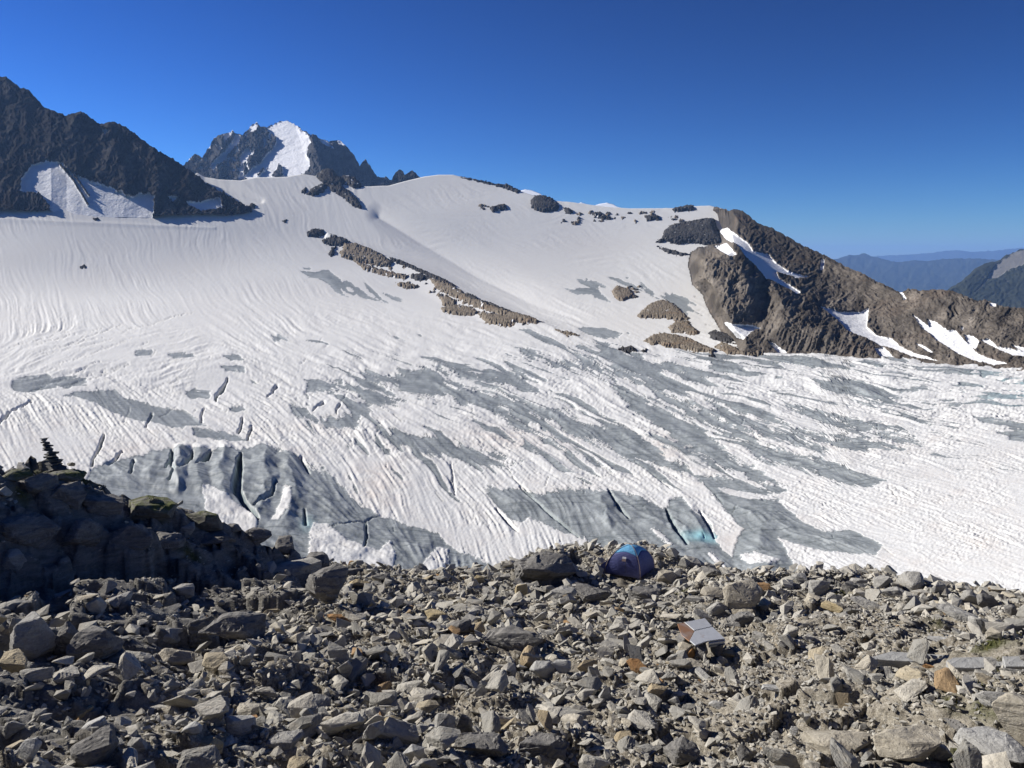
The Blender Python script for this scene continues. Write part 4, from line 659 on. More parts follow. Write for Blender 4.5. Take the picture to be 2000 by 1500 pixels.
# --- boulders one can single out: (u, v of the foot, width px, height px, depth/width, seed, yaw, tilt, material key, label, category)
def tinted(name, a, b, c=(.06, .06, .058), moss=None):
    t = NT(name); co = t.coords(); n1 = t.noise(t.coords('Object', (1.6, 1.6, 7)), 2.0, 7, .66, .7); n2 = t.noise(co, 3, 5, .6); n3 = t.noise(co, 34, 3, .7)
    col = t.mix(t.mrange(n1, .3, .7), a, b); col = t.mix(t.mrange(n2, .5, .75, 0, .6), col, c); col = t.mix(t.mrange(n3, .35, .75, 0, .4), col, tuple(x * .35 for x in a))
    if moss:
        ge = t.n('ShaderNodeNewGeometry'); sx = t.n('ShaderNodeSeparateXYZ'); t.t.links.new(ge.outputs['Normal'], sx.inputs[0])
        col = t.mix(t.math('MULTIPLY', t.mrange(sx.outputs[2], .35, .8), t.mrange(n2, .38, .6)), col, moss)
    return t.fin(col, .9, t.bump(n3, .5, .02, t.bump(n1, .8, .07)))
MT = {'g': tinted('grey_boulder', (.30, .29, .265), (.46, .445, .405), (.14, .135, .125)), 'd': tinted('dark_boulder', (.13, .125, .118), (.30, .285, .26)), 't': tinted('tan_boulder', (.36, .32, .25), (.50, .46, .375), (.20, .17, .13)), 'o': tinted('rusty_stone', (.30, .15, .06), (.42, .26, .12), (.14, .09, .055)),
      'w': tinted('pale_stone', (.40, .395, .37), (.50, .49, .46), (.27, .26, .235)), 'm': tinted('mossy_boulder', (.12, .115, .10), (.25, .24, .205), (.05, .055, .04), (.10, .11, .03)), 'y': tinted('ochre_stone', (.38, .30, .16), (.46, .39, .26), (.20, .16, .09))}
NAMED = [
 (1062, 1152, 150, 72, .8, 1, .2, (.05, .05), 'd', 'massive dark layered outcrop left of the tent', 'boulder'), (1160, 1178, 95, 40, .7, 2, .5, (.1, 0), 'd', 'dark craggy block in front of the tent', 'boulder'), (1258, 1182, 70, 42, .7, 3, -.2, (0, .1), 'd', 'dark upright block below the tent door', 'boulder'), (1100, 1172, 60, 26, .7, 4, .1, (0, 0), 'g', 'grey block at the foot of the massive dark outcrop', 'boulder'),
 (1018, 1166, 32, 30, .6, 5, .3, (.2, 0), 'y', 'yellow stone at the foot of the massive dark outcrop', 'stone'), (933, 1141, 34, 18, .6, 6, .2, (.1, .1), 'y', 'bright ochre block on the ridge edge against the ice', 'stone'), (1300, 1140, 46, 26, .7, 7, .2, (0, 0), 't', 'lichen tinted boulder at the right corner of the tent', 'boulder'),
 (1352, 1112, 60, 26, .7, 8, -.3, (0, .1), 'g', 'grey boulder on the crest right of the tent', 'boulder'), (1385, 1128, 56, 22, .7, 9, .2, (0, 0), 'd', 'dark low boulder right of the tent crest', 'boulder'), (1448, 1196, 96, 66, .8, 10, .5, (.1, .15), 't', 'tall rusty tan boulder casting a long black shadow', 'boulder'), (1392, 1172, 60, 26, .8, 11, .2, (0, 0), 't', 'flat tan slab left of the tall rusty boulder', 'boulder'), (1400, 1208, 52, 34, .8, 12, .1, (0, 0), 'g', 'rounded grey boulder behind the metal cover', 'boulder'),
 (1596, 1166, 46, 40, .8, 13, .7, (.1, .1), 'g', 'sharp edged grey block standing near the right crest', 'boulder'), (1560, 1146, 44, 28, .8, 14, .1, (0, 0), 'g', 'grey block left of the sharp edged block', 'boulder'), (1678, 1148, 42, 22, .6, 15, .1, (0, 0), 'g', 'square split block on the right crest', 'boulder'), (1660, 1160, 36, 26, .8, 16, .4, (0, 0), 'd', 'dark block in front of the square split block', 'boulder'),
 (1722, 1150, 40, 28, .8, 17, .4, (0, 0), 'g', 'grey lump left of the pointed crag on the right crest', 'boulder'), (1772, 1160, 66, 46, .8, 18, .2, (.1, 0), 'g', 'pointed crag on the right crest', 'boulder'), (1746, 1168, 60, 22, .6, 19, .1, (0, 0), 'g', 'long low block under the pointed crag', 'boulder'), (1832, 1158, 28, 26, .7, 20, .5, (.1, .2), 'g', 'small grey block right of the pointed crag', 'boulder'),
 (1900, 1188, 62, 42, .8, 21, .3, (0, .1), 'g', 'hump shaped boulder on the far right crest', 'boulder'), (1925, 1190, 46, 30, .8, 22, .4, (0, .3), 'd', 'dark side boulder leaning on the hump shaped boulder', 'boulder'), (1975, 1204, 30, 24, .8, 23, .2, (0, 0), 'd', 'small dark boulder at the right end of the crest', 'boulder'),
 (1630, 1196, 60, 20, .5, 24, -.5, (0, .1), 'y', 'ochre slab lying on the right scree', 'stone'), (1690, 1190, 80, 18, .5, 25, -.4, (0, .1), 'g', 'grey tilted slab under the square split block', 'slab'), (1870, 1214, 96, 24, .5, 26, -.4, (0, .1), 'g', 'long pale grey slab below the right crest', 'slab'), (1910, 1232, 44, 30, .8, 27, .2, (0, 0), 'g', 'grey block below the long pale slab', 'boulder'), (1940, 1252, 34, 26, .8, 28, .2, (0, 0), 't', 'tan block beside the grass patch at right', 'boulder'),
 (1840, 1268, 66, 14, .4, 29, .05, (0, 0), 'w', 'white flat stone beside the grass patch', 'slab'), (664, 1222, 68, 22, .5, 30, -.15, (.15, .1), 'o', 'rusty orange slab on the left scree', 'slab'), (1246, 1318, 62, 24, .5, 31, -.5, (.1, .2), 'o', 'rusty orange slab right of the centre', 'slab'), (1814, 1308, 26, 9, .4, 32, 0, (0, 0), 'o', 'small orange stone above the right grass', 'stone'),
 (70, 1290, 104, 96, .8, 33, .2, (0, 0), 'g', 'large rounded grey boulder at the left edge', 'boulder'), (140, 1292, 70, 90, .8, 34, .2, (0, .1), 'd', 'dark shaded boulder right of the large rounded one', 'boulder'), (195, 1290, 120, 72, .8, 35, -.1, (0, 0), 'd', 'broad dark boulder left of the tilted slab', 'boulder'), (330, 1262, 80, 40, .7, 36, .5, (.2, .1), 'g', 'tilted grey slab above the tan boulder', 'slab'), (462, 1262, 150, 66, .6, 37, .05, (0, 0), 'd', 'long dark ledge block with a light rim', 'boulder'), (395, 1270, 70, 66, .7, 38, .1, (0, 0), 'd', 'dark block left of the long ledge block', 'boulder'),
 (345, 1300, 92, 38, .7, 39, -.1, (0, .1), 't', 'tan hump backed boulder in the left scree', 'boulder'), (478, 1310, 26, 40, .5, 40, .4, (.5, .3), 'g', 'upright slab leaning in the shade at left', 'slab'), (30, 1170, 66, 18, .6, 41, 0, (0, 0), 't', 'upper of two flat slabs at the left edge', 'slab'), (30, 1192, 66, 20, .6, 42, .05, (0, 0), 'g', 'lower of two flat slabs at the left edge', 'slab'), (40, 1245, 50, 44, .6, 43, .5, (.3, .2), 't', 'tan slab leaning on the large rounded boulder', 'slab'), (235, 1195, 60, 28, .8, 44, .1, (0, 0), 'g', 'pale angular block on the upper left scree', 'boulder'),
 (360, 1172, 50, 30, .8, 45, .2, (0, 0), 'g', 'pale cracked block high on the left scree', 'boulder'), (640, 1182, 100, 84, .8, 46, .1, (0, 0), 'd', 'black cube like crag at the end of the knoll', 'boulder'), (580, 1128, 110, 40, .8, 47, .1, (0, 0), 'g', 'brown grey ledge left of the black crag', 'boulder'), (700, 1152, 48, 20, .6, 48, .1, (0, 0), 'y', 'pale ochre block right of the black crag', 'boulder'), (745, 1140, 44, 20, .7, 49, .1, (0, 0), 'd', 'dark tent shaped rock on the edge right of the black crag', 'boulder'), (690, 1128, 56, 22, .7, 50, 0, (0, 0), 'd', 'dark rounded rock on the edge above the ochre block', 'boulder'),
 (190, 1500, 100, 76, .8, 51, .2, (0, 0), 'd', 'brown dark boulder at the bottom left', 'boulder'), (60, 1488, 52, 46, .8, 52, .3, (.1, .1), 'w', 'pale faceted stone at the bottom left corner', 'stone'), (32, 1456, 42, 36, .8, 53, .4, (.1, .2), 'g', 'grey faceted stone above the pale corner stone', 'stone'), (180, 1428, 58, 24, .7, 54, .1, (0, 0), 'w', 'pale slab on top of the brown boulder', 'slab'), (408, 1480, 66, 36, .7, 55, .1, (0, .1), 'y', 'light ochre boulder at the bottom left', 'boulder'), (165, 1402, 44, 22, .5, 56, .6, (.1, .1), 'y', 'ochre wedge stone above the pale slab', 'stone'), (375, 1440, 50, 26, .7, 57, .3, (0, .1), 'w', 'white grey stone above the light ochre boulder', 'stone'),
 (270, 1470, 46, 30, .6, 58, -.4, (.1, 0), 'g', 'grey slab leaning left of the ochre boulder', 'slab'), (470, 1440, 70, 46, .7, 59, .2, (.1, .1), 'w', 'pale block under a small orange stone', 'boulder'), (492, 1414, 36, 12, .7, 60, .1, (0, 0), 'o', 'small orange stone on the pale block', 'stone'), (560, 1470, 90, 30, .6, 61, .5, (.2, 0), 'g', 'long slanted slab at the lower left centre', 'slab'), (610, 1390, 84, 24, .6, 62, .25, (.1, 0), 'g', 'long flat slab in the lower left centre', 'slab'), (770, 1432, 46, 34, .7, 63, .4, (.2, .1), 'y', 'yellow white block in the lower centre', 'stone'), (730, 1450, 56, 40, .5, 64, .6, (.4, .1), 'g', 'ribbed grey slab beside the yellow white block', 'slab'),
 (870, 1440, 50, 46, .8, 65, .2, (0, 0), 'g', 'round shouldered grey boulder in the lower centre', 'boulder'), (905, 1446, 40, 52, .7, 66, .3, (.2, .1), 'd', 'dark upright boulder beside the round shouldered one', 'boulder'), (1000, 1275, 150, 46, .6, 67, -.05, (0, 0), 'd', 'stepped dark outcrop in the middle of the scree', 'boulder'), (900, 1240, 60, 30, .7, 68, .1, (0, 0), 'd', 'dark boulder left of the stepped outcrop', 'boulder'), (750, 1345, 40, 40, .8, 69, .2, (.1, .1), 'd', 'black shaded boulder in the centre left scree', 'boulder'), (672, 1330, 34, 44, .6, 70, .4, (.3, 0), 'g', 'pointed standing stone left of the black shaded boulder', 'stone'), (660, 1275, 34, 40, .6, 71, .5, (.2, .2), 'w', 'pale pointed stone in the left centre scree', 'stone'), (845, 1214, 66, 20, .6, 72, .1, (0, 0), 'y', 'ochre grey slab in the upper centre scree', 'slab'),
 (1055, 1218, 34, 28, .4, 73, .6, (.7, .1), 'w', 'square pale slab tilted up in the upper centre', 'slab'), (1060, 1328, 60, 36, .6, 74, .3, (.1, .1), 'w', 'pale boulder beside the brown soil patch', 'boulder'), (1095, 1316, 50, 26, .6, 75, .2, (.1, 0), 'w', 'pale slab right of the pale boulder', 'slab'), (1160, 1340, 34, 40, .5, 76, -.5, (.3, .2), 'g', 'grey ribbed slab below the orange slab', 'slab'), (1182, 1372, 36, 34, .6, 77, .4, (.2, .1), 'w', 'pale block in the lower right centre', 'stone'), (940, 1490, 130, 44, .7, 78, .1, (0, 0), 'd', 'wide dark boulder at the bottom centre', 'boulder'), (1060, 1490, 120, 46, .7, 79, -.1, (0, 0), 'd', 'second wide dark boulder at the bottom centre', 'boulder'), (810, 1500, 60, 40, .7, 80, .2, (0, 0), 'w', 'pale block at the bottom edge left of the dark boulders', 'stone'),
 (1330, 1500, 90, 60, .7, 81, .2, (0, 0), 'd', 'dark ribbed boulder at the bottom right of centre', 'boulder'), (1455, 1490, 40, 40, .8, 82, .2, (0, 0), 'd', 'dark grey boulder right of the ribbed boulder', 'boulder'), (1640, 1500, 170, 44, .7, 83, .1, (0, 0), 't', 'smooth tan bedrock slab at the bottom right', 'boulder'), (1790, 1505, 190, 56, .7, 84, .05, (0, 0), 't', 'broad smooth tan boulder at the bottom right', 'boulder'), (1830, 1495, 70, 50, .8, 85, .1, (0, 0), 'g', 'grey hump on the broad smooth boulder', 'boulder'), (1930, 1490, 150, 36, .7, 86, .05, (0, 0), 'w', 'pale grey slab at the bottom right corner', 'slab'), (2010, 1480, 150, 130, .7, 87, .3, (0, -.2), 't', 'big tan boulder cut off by the right edge', 'boulder'), (1960, 1390, 110, 40, .5, 88, .1, (0, 0), 'g', 'pale ledge beside the big tan boulder', 'boulder'), (1870, 1440, 70, 32, .6, 89, -.3, (.1, .1), 'd', 'dark grained slab near the big tan boulder', 'slab'), (1920, 1450, 66, 30, .7, 90, .1, (0, 0), 'g', 'grey block in front of the big tan boulder', 'boulder'),
 (1425, 1292, 44, 22, .6, 91, -.1, (0, .1), 'y', 'ochre stone in front of the metal cover', 'stone'), (1345, 1286, 30, 24, .7, 92, .2, (0, 0), 'o', 'rusty stone under the left corner of the metal cover', 'stone'), (1410, 1304, 26, 22, .7, 93, .2, (0, 0), 'g', 'grey stone in front of the ochre stone', 'stone'), (1448, 1226, 60, 34, .8, 94, .2, (0, 0), 'd', 'dome shaped dark boulder right of the metal cover', 'boulder'), (1482, 1252, 62, 16, .35, 95, -.5, (0, .08), 'g', 'long grey slab right of the metal cover', 'slab'), (1520, 1366, 74, 8, .5, 96, .1, (0, 0), 'w', 'flat greenish slab sunk in the gravel', 'slab'), (1400, 1390, 40, 20, .5, 97, -.5, (.1, 0), 'w', 'pale oblong stone in the lower right', 'stone'), (1550, 1440, 22, 22, .5, 98, -.4, (.1, 0), 'w', 'small pale brick shaped stone in the lower right', 'stone'),
 # bedrock blocks of the knoll
 (85, 984, 66, 50, .7, 101, .3, (0, 0), 'd', 'ribbed upright block on the knoll below the cairn', 'boulder'), (130, 1000, 80, 52, .8, 102, .05, (0, 0), 'd', 'black square block right of the ribbed block', 'boulder'), (205, 1022, 92, 60, .8, 103, .05, (0, 0), 'd', 'big black square block in the middle of the knoll', 'boulder'), (300, 1020, 116, 46, .8, 104, -.1, (0, 0), 'm', 'mossy rounded block on the knoll edge', 'boulder'), (400, 1046, 86, 42, .8, 105, .1, (0, .05), 'm', 'mossy brown block at the right shoulder of the knoll', 'boulder'), (370, 1050, 50, 26, .8, 106, .2, (0, 0), 'g', 'grey slab in front of the mossy brown block', 'slab'), (130, 945, 90, 22, .7, 107, -.1, (0, 0), 'm', 'mossy ledge under the cairn', 'boulder'), (30, 945, 70, 26, .8, 108, 0, (0, 0), 'm', 'mossy hump at the left end of the knoll', 'boulder'), (230, 965, 120, 20, .7, 109, -.15, (0, .1), 'm', 'long sloping ledge right of the cairn', 'boulder'),
 (60, 1082, 130, 80, .8, 110, .1, (0, 0), 'd', 'huge black block at the foot of the knoll, left', 'boulder'), (160, 1092, 90, 74, .8, 111, -.05, (0, 0), 'd', 'black fluted block at the foot of the knoll', 'boulder'), (250, 1096, 110, 62, .8, 112, .1, (0, 0), 'd', 'black block with a pale top at the foot of the knoll', 'boulder'), (330, 1080, 80, 36, .8, 113, .1, (0, 0), 'd', 'dark ledge with pale rim right of the pale topped block', 'boulder'), (425, 1072, 90, 24, .8, 114, .05, (0, 0), 'd', 'flat topped dark ledge on the right flank of the knoll', 'boulder'), (500, 1066, 66, 36, .8, 115, .1, (0, 0), 'd', 'dark layered block on the ridge right of the knoll', 'boulder'), (560, 1088, 66, 36, .8, 116, .1, (0, 0), 'd', 'dark hump on the descending ridge', 'boulder'), (455, 1048, 40, 22, .8, 117, .2, (0, 0), 'd', 'small dark block on the ridge edge against the ice', 'boulder'), (35, 1128, 54, 50, .8, 118, .3, (0, 0), 'g', 'grey pile like block at the left edge under the knoll', 'boulder'), (620, 1108, 60, 26, .8, 119, .1, (0, 0), 'd', 'dark rock on the ridge above the black crag', 'boulder'),
]
occ = []
for k, (u_, v_, w_, h_, dr_, sd_, yaw, tilt, mk, lab, cat) in enumerate(NAMED):
    p, r_ = hit(u_, v_); M_ = mpp(u_, v_, r_) * 1.03; sx = w_ * M_; el = math.atan2(CAM[2] - p[2], r_); sy = sx * dr_; H = max(.06, (h_ * M_ - sy * math.sin(el) * .55) / math.cos(el)); H = max(H, .28 * min(sx, sy))
    me = rock_mesh(cat, 400 + sd_, (sx, sy, H * 1.45), 17, .62, 3 if w_ > 60 else 2, .016 if mk != 'd' else .026, .55 if mk in 'dmg' else .3, MT[mk])
    h2 = p[:2] / np.hypot(*p[:2]); q = (p[0] + h2[0] * sy * .42, p[1] + h2[1] * sy * .42, p[2] + H * (.46 if sd_ > 100 else .30))
    o = link({'slab': 'rock_slab'}.get(cat, cat), me); o.matrix_world = place_rot(q, yaw - math.atan2(p[0], p[1]), tilt); tag(o, lab, cat); occ.append((q[0], q[1], .42 * max(sx, sy)))
for (u_, v_, w_) in ((1225, 1124, .95), (1270, 1116, .6), (1375, 1250, .75), (1385, 1275, .45), (1382, 1326, .4), (1905, 1294, .6), (1990, 1292, .7), (112, 912, .5), (1226, 1140, .6)):
    p, r_ = hit(u_, v_); occ.append((p[0], p[1], w_))
occ = np.array(occ)
# --- scree: sizes by a power law, biggest become single stones
N = 80000; a_ = rng.uniform(math.radians(-41), math.radians(41), N * 2); r_ = np.sqrt(rng.uniform(7.0 ** 2, 31.5 ** 2, N * 2)); sx_, sy_ = r_ * np.sin(a_), r_ * np.cos(a_)
size = 0.054 * rng.uniform(0.0004, 1, N * 2) ** (-1 / 2.05); size = np.minimum(size, .5)
cl = fbm(sx_ / 2.2, sy_ / 1.6, None, 3, 260); soilp = np.zeros(N * 2)
for (u_, v_, w_, h_) in [(940, 1370, 90, 40), (1010, 1320, 60, 20), (1180, 1440, 40, 20), (1500, 1340, 230, 60), (1700, 1390, 130, 50), (1600, 1440, 160, 40), (1420, 1300, 60, 30), (1560, 1240, 90, 20), (1850, 1235, 110, 18), (620, 1130, 40, 16), (110, 1400, 60, 20), (700, 1400, 60, 14), (1300, 1340, 60, 30), (1560, 1440, 50, 40), (1700, 1290, 140, 10)]:
    p, rr0 = hit(u_, v_); M_ = mpp(u_, v_, rr0); soilp = np.maximum(soilp, np.exp(-(((sx_ - p[0]) / (w_ * M_)) ** 2 + ((sy_ - p[1]) / (h_ * M_ * rr0 / 9.0)) ** 2)))
hk = np.maximum(hillmask(sx_, sy_), (.78) * sstep(-.3, .8, sdf_poly(sx_.astype(np.float32), sy_.astype(np.float32), BEDP, 3)))
edge_r = np.interp(a_, [math.atan2(*pix(e[0], e[1], e[2])[:2]) for e in EDGE], [e[2] for e in EDGE])
prob = np.clip(.72 + .75 * cl, .12, 1) * (1 - .88 * hk) * (r_ < edge_r + 1.0); big = size > .16
prob = np.where(size > .12, prob * (1 - .55 * sstep(1150, 1420, 1000 + 1540 * np.tan(a_)) * (r_ < 21)), prob); prob = np.where(size > .095, prob * (1 - .96 * soilp), np.minimum(1, prob + .6 * soilp))
ok = rng.uniform(0, 1, N * 2) < prob; d_ok = np.ones(N * 2, bool)
for (x, y, rad) in occ: d_ok &= ((sx_ - x) ** 2 + (sy_ - y) ** 2) > (rad * .8 + size * .3) ** 2
ii = np.where(ok & d_ok)[0]; sx_, sy_, size = sx_[ii], sy_[ii], size[ii]; n_ = len(ii)
sz_ = gz(sx_, sy_) + size * rng.uniform(-.12, .38, n_) * (rng.uniform(0, 1, n_) < .6); dist = np.sqrt(sx_ ** 2 + sy_ ** 2 + (sz_ - CAM[2]) ** 2); order = np.argsort(-size / dist)
yaw = rng.uniform(0, 6.283, n_); tx = rng.normal(0, .36, n_); ty = rng.normal(0, .36, n_); tint = np.clip(rng.beta(2.2, 2.0, n_) * .92 + (rng.uniform(0, 1, n_) < .02) * .35, 0, 1)
up_, vp_ = to_pix(np.stack([sx_, sy_, sz_], -1)); infr = (up_ > -20) & (up_ < 2020) & (vp_ < 1515)
ind = [i for i in order if infr[i]][:300]; inds = set(ind)
MK = {m.name: m for m in KIT}
for me in KIT: me.materials.append(M_ST)
for me in BIG: me.materials.append(M_ST)
slab_ = near_labels([(up_[i], vp_[i]) for i in ind], [(n[0], n[1] - n[3] / 2, n[9]) for n in NAMED], 'loose stone', [size[i] / dist[i] for i in ind])
for k, i in enumerate(ind):
    me = BIG[k % len(BIG)] if k < 110 else KIT[k % len(KIT)]
    o = bpy.data.objects.new('stone', me); COL.objects.link(o); s = size[i]
    o.matrix_world = place_rot((sx_[i], sy_[i], sz_[i] + s * .16), yaw[i], (tx[i], ty[i])) @ Matrix.Diagonal((s * 1.25, s * 1.1, s * 1.1, 1)); tag(o, slab_[k], 'stone', 'loose stones of the foreground scree')
small = [rock_mesh('scree_stone', 200 + i, (1, random.uniform(.55, .95), (random.uniform(.3, .8) if i % 3 else random.uniform(.14, .24))), 11, .5) for i in range(12)]
VL, FL, TL, off = [], [], [], 0
geo = []
for me in small:
    bm = bmesh.new(); bm.from_mesh(me); bmesh.ops.triangulate(bm, faces=bm.faces[:]); bm.verts.index_update()
    geo.append((np.array([v.co[:] for v in bm.verts]), np.array([[v.index for v in f.verts] for f in bm.faces]))); bm.free(); bpy.data.meshes.remove(me)
rest = np.array([i for i in range(n_) if i not in inds])
for g in range(12):
    sel = rest[g::12]; vv, ff = geo[g]; cz, sz = np.cos(yaw[sel]), np.sin(yaw[sel]); s = size[sel][:, None]
    L = vv[None] * s[:, :, None] * np.array([1.25, 1.1, 1.05]); x, y, z = L[..., 0], L[..., 1], L[..., 2]
    c1, s1 = np.cos(tx[sel])[:, None], np.sin(tx[sel])[:, None]; y, z = y * c1 - z * s1, y * s1 + z * c1; c2, s2 = np.cos(ty[sel])[:, None], np.sin(ty[sel])[:, None]; x, z = x * c2 + z * s2, -x * s2 + z * c2
    wx = x * cz[:, None] - y * sz[:, None] + sx_[sel][:, None]; wy = x * sz[:, None] + y * cz[:, None] + sy_[sel][:, None]; wz = z + (sz_[sel] + size[sel] * .14)[:, None]
    VL.append(np.stack([wx, wy, wz], -1).reshape(-1, 3)); FL.append((ff[None] + (np.arange(len(sel)) * len(vv))[:, None, None] + off).reshape(-1, 3)); off += len(sel) * len(vv); TL.append(np.repeat(tint[sel], len(vv)))
scr = link('scree', raw_mesh('scree', np.concatenate(VL), np.concatenate(FL), smooth=False, attrs={'tint': np.concatenate(TL)}), M_STA)
tag(scr, 'small grey stones and gravel covering the foreground', None, None, 'stuff')
# ------------------------------------------------------------------ grass tufts in the mossy places
gv_, gf_ = [], []; rg = random.Random(8)
for (x, y, ra, rb) in MOSSW:
    for _ in range(int(70 * min(2.2, ra / .4))):
        px, py = rg.gauss(x, ra * .45), rg.gauss(y, rb * .45); pz = float(gz(px, py)); hgt = rg.uniform(.03, .09); an = rg.uniform(0, 6.28); w = rg.uniform(.006, .014); ln = rg.uniform(.01, .05); a2 = rg.uniform(0, 6.28); k = len(gv_)
        gv_ += [(px - w * math.cos(an), py - w * math.sin(an), pz - .01), (px + w * math.cos(an), py + w * math.sin(an), pz - .01), (px + ln * math.cos(a2), py + ln * math.sin(a2), pz + hgt)]; gf_.append((k, k + 1, k + 2))
tag(link('grass', raw_mesh('grass', np.array(gv_), np.array(gf_), smooth=False), plain('dry_grass', (.11, .105, .035), .9, .4, 3)), 'short dry grass and moss between the stones', None, None, 'stuff')
# ------------------------------------------------------------------ tent
def mesh_from(name, verts, faces, mat, parent, smooth=False):
    me = bpy.data.meshes.new(name); me.from_pydata([tuple(v) for v in verts], [], faces); me.update()
    for p in me.polygons: p.use_smooth = smooth
    return link(name, me, mat, parent)
def tube(name, pts, rad, mat, parent, n=6):
    pts = [Vector(p) for p in pts]; V_, F_ = [], []
    for i, p in enumerate(pts):
        d = (pts[min(i + 1, len(pts) - 1)] - pts[max(i - 1, 0)]).normalized(); a = d.orthogonal().normalized(); b = d.cross(a)
        for k in range(n): V_.append(p + a * rad * math.cos(6.2832 * k / n) + b * rad * math.sin(6.2832 * k / n))
    for i in range(len(pts) - 1):
        for k in range(n): F_.append((i * n + k, i * n + (k + 1) % n, (i + 1) * n + (k + 1) % n, (i + 1) * n + k))
    F_ += [tuple(range(n))[::-1], tuple(range((len(pts) - 1) * n, len(pts) * n))]
    return mesh_from(name, V_, F_, mat, parent, True)
def fabric(name, col, rough=.55):
    t = NT(name); c = t.coords('Object', (3, 3, 9)); n = t.noise(c, 2.0, 4, .5, 1.2); w = t.noise(t.coords(), 180, 2)
    t.b.inputs['Specular IOR Level'].default_value = .35
    return t.fin(t.mix(t.mrange(n, .3, .7), tuple(x * .85 for x in col), tuple(min(1, x * 1.12) for x in col)), rough, t.bump(n, .5, .03, t.bump(w, .1, .002)))
M_NAVY = fabric('navy_nylon', (.085, .095, .235)); M_SKYB = fabric('light_blue_nylon', (.16, .45, .72)); M_SLEEVE = fabric('tan_sleeve', (.36, .28, .22)); M_TAG = plain('white_print', (.75, .75, .76), .6); M_TAG2 = plain('orange_grey_print', (.42, .30, .24), .6)
pA, rA = hit(1250, 1133); tz = float(pA[2]) + .02; T0 = Vector((pA[0], pA[1], tz))
tent = bpy.data.objects.new('tent', None); COL.objects.link(tent); tent.location = T0; tag(tent, 'small navy dome tent with light blue roof pitched on the rocky edge above the ice', 'tent')
cA, cB, cD = Vector((0, 0, 0)), Vector((-1.16, .44, 0)), Vector((.66, .86, 0)); cC = cB + cD; TC = (cA + cC) / 2; TH_ = .99
def pole(c, a):
    ph = a * math.pi / 2; return TC + (c - TC) * (math.cos(ph) ** 1.1) + Vector((0, 0, TH_ * math.sin(ph) ** .93))
THR = .50
def panel_pt(ci, cj, a, b):
    p = pole(ci, a).lerp(pole(cj, a), b); mid = math.sin(math.pi * b); out = ((ci + cj) / 2 - TC).normalized()
    return p + out * (.035 * mid * math.sin(math.pi * a) ** .7 - .012 * mid * math.sin(9 * b + 6 * a + ci.x * 5) * (1 - a)) + Vector((0, 0, .015 * mid * (1 - a)))
for ci, cj in ((cB, cA), (cA, cD), (cD, cC), (cC, cB)):
    NB, NA = 16, 24
    for nm, a0, a1, mat in (('wall_panel', 0, THR, M_NAVY), ('roof_panel', THR, .995, M_SKYB)):
        vs, fs = [], []
        for i in range(NA // 2 + 1):
            for j in range(NB + 1):
                b = j / NB; bow = .10 * math.sin(math.pi * b)
                lo_, hi_ = (a0, a1 + bow) if nm == 'wall_panel' else (a0 + bow, a1); vs.append(panel_pt(ci, cj, lo_ + (hi_ - lo_) * i / (NA // 2), b))
        for i in range(NA // 2):
            for j in range(NB): k = i * (NB + 1) + j; fs.append((k, k + 1, k + NB + 2, k + NB + 1))
        o = mesh_from(nm, vs, fs, mat, tent, True); sm = o.modifiers.new('thickness', 'SOLIDIFY'); sm.thickness = .004
for c in (cA, cB, cC, cD): tube('pole_sleeve', [pole(c, i / 16) + (pole(c, i / 16) - TC - Vector((0, 0, .3))).normalized() * .012 for i in range(17)], .007, M_SLEEVE, tent)
E = cB + Vector((-.62, .16, .0)); vs = [pole(cB, .0), E, pole(cB, .12), pole(cB, .24), pole(cB, .36), E.lerp(pole(cB, .36), .5) + Vector((.02, -.05, -.04))]
fl = mesh_from('side_flap', vs, [(0, 2, 5, 1), (2, 3, 5), (3, 4, 5)], M_NAVY, tent); sm = fl.modifiers.new('thickness', 'SOLIDIFY'); sm.thickness = .004
tube('guy_rope', [pole(cB, .36), E], .006, M_SLEEVE, tent)
def patch(name, a0, a1, b0, b1, mat):
    g = [panel_pt(cB, cA, a, b) + Vector((-.01, -.016, .006)) for a in (a0, a1) for b in (b0, (b0 + b1) / 2, b1)]; g2 = [p + Vector((-.003, -.006, .002)) for p in g]
    mesh_from(name, g + g2, [(0, 1, 4, 3), (1, 2, 5, 4), (9, 10, 7, 6), (10, 11, 8, 7), (0, 3, 9, 6), (2, 8, 11, 5)], mat, tent)
patch('white_label', .40, .455, .44, .58, M_TAG); patch('orange_label', .335, .395, .45, .58, M_TAG2)
tube('door_zip', [panel_pt(cB, cA, i / 14, .58) + Vector((-.006, -.012, 0)) for i in range(1, 6)], .006, fabric('dark_zip', (.02, .022, .04)), tent)
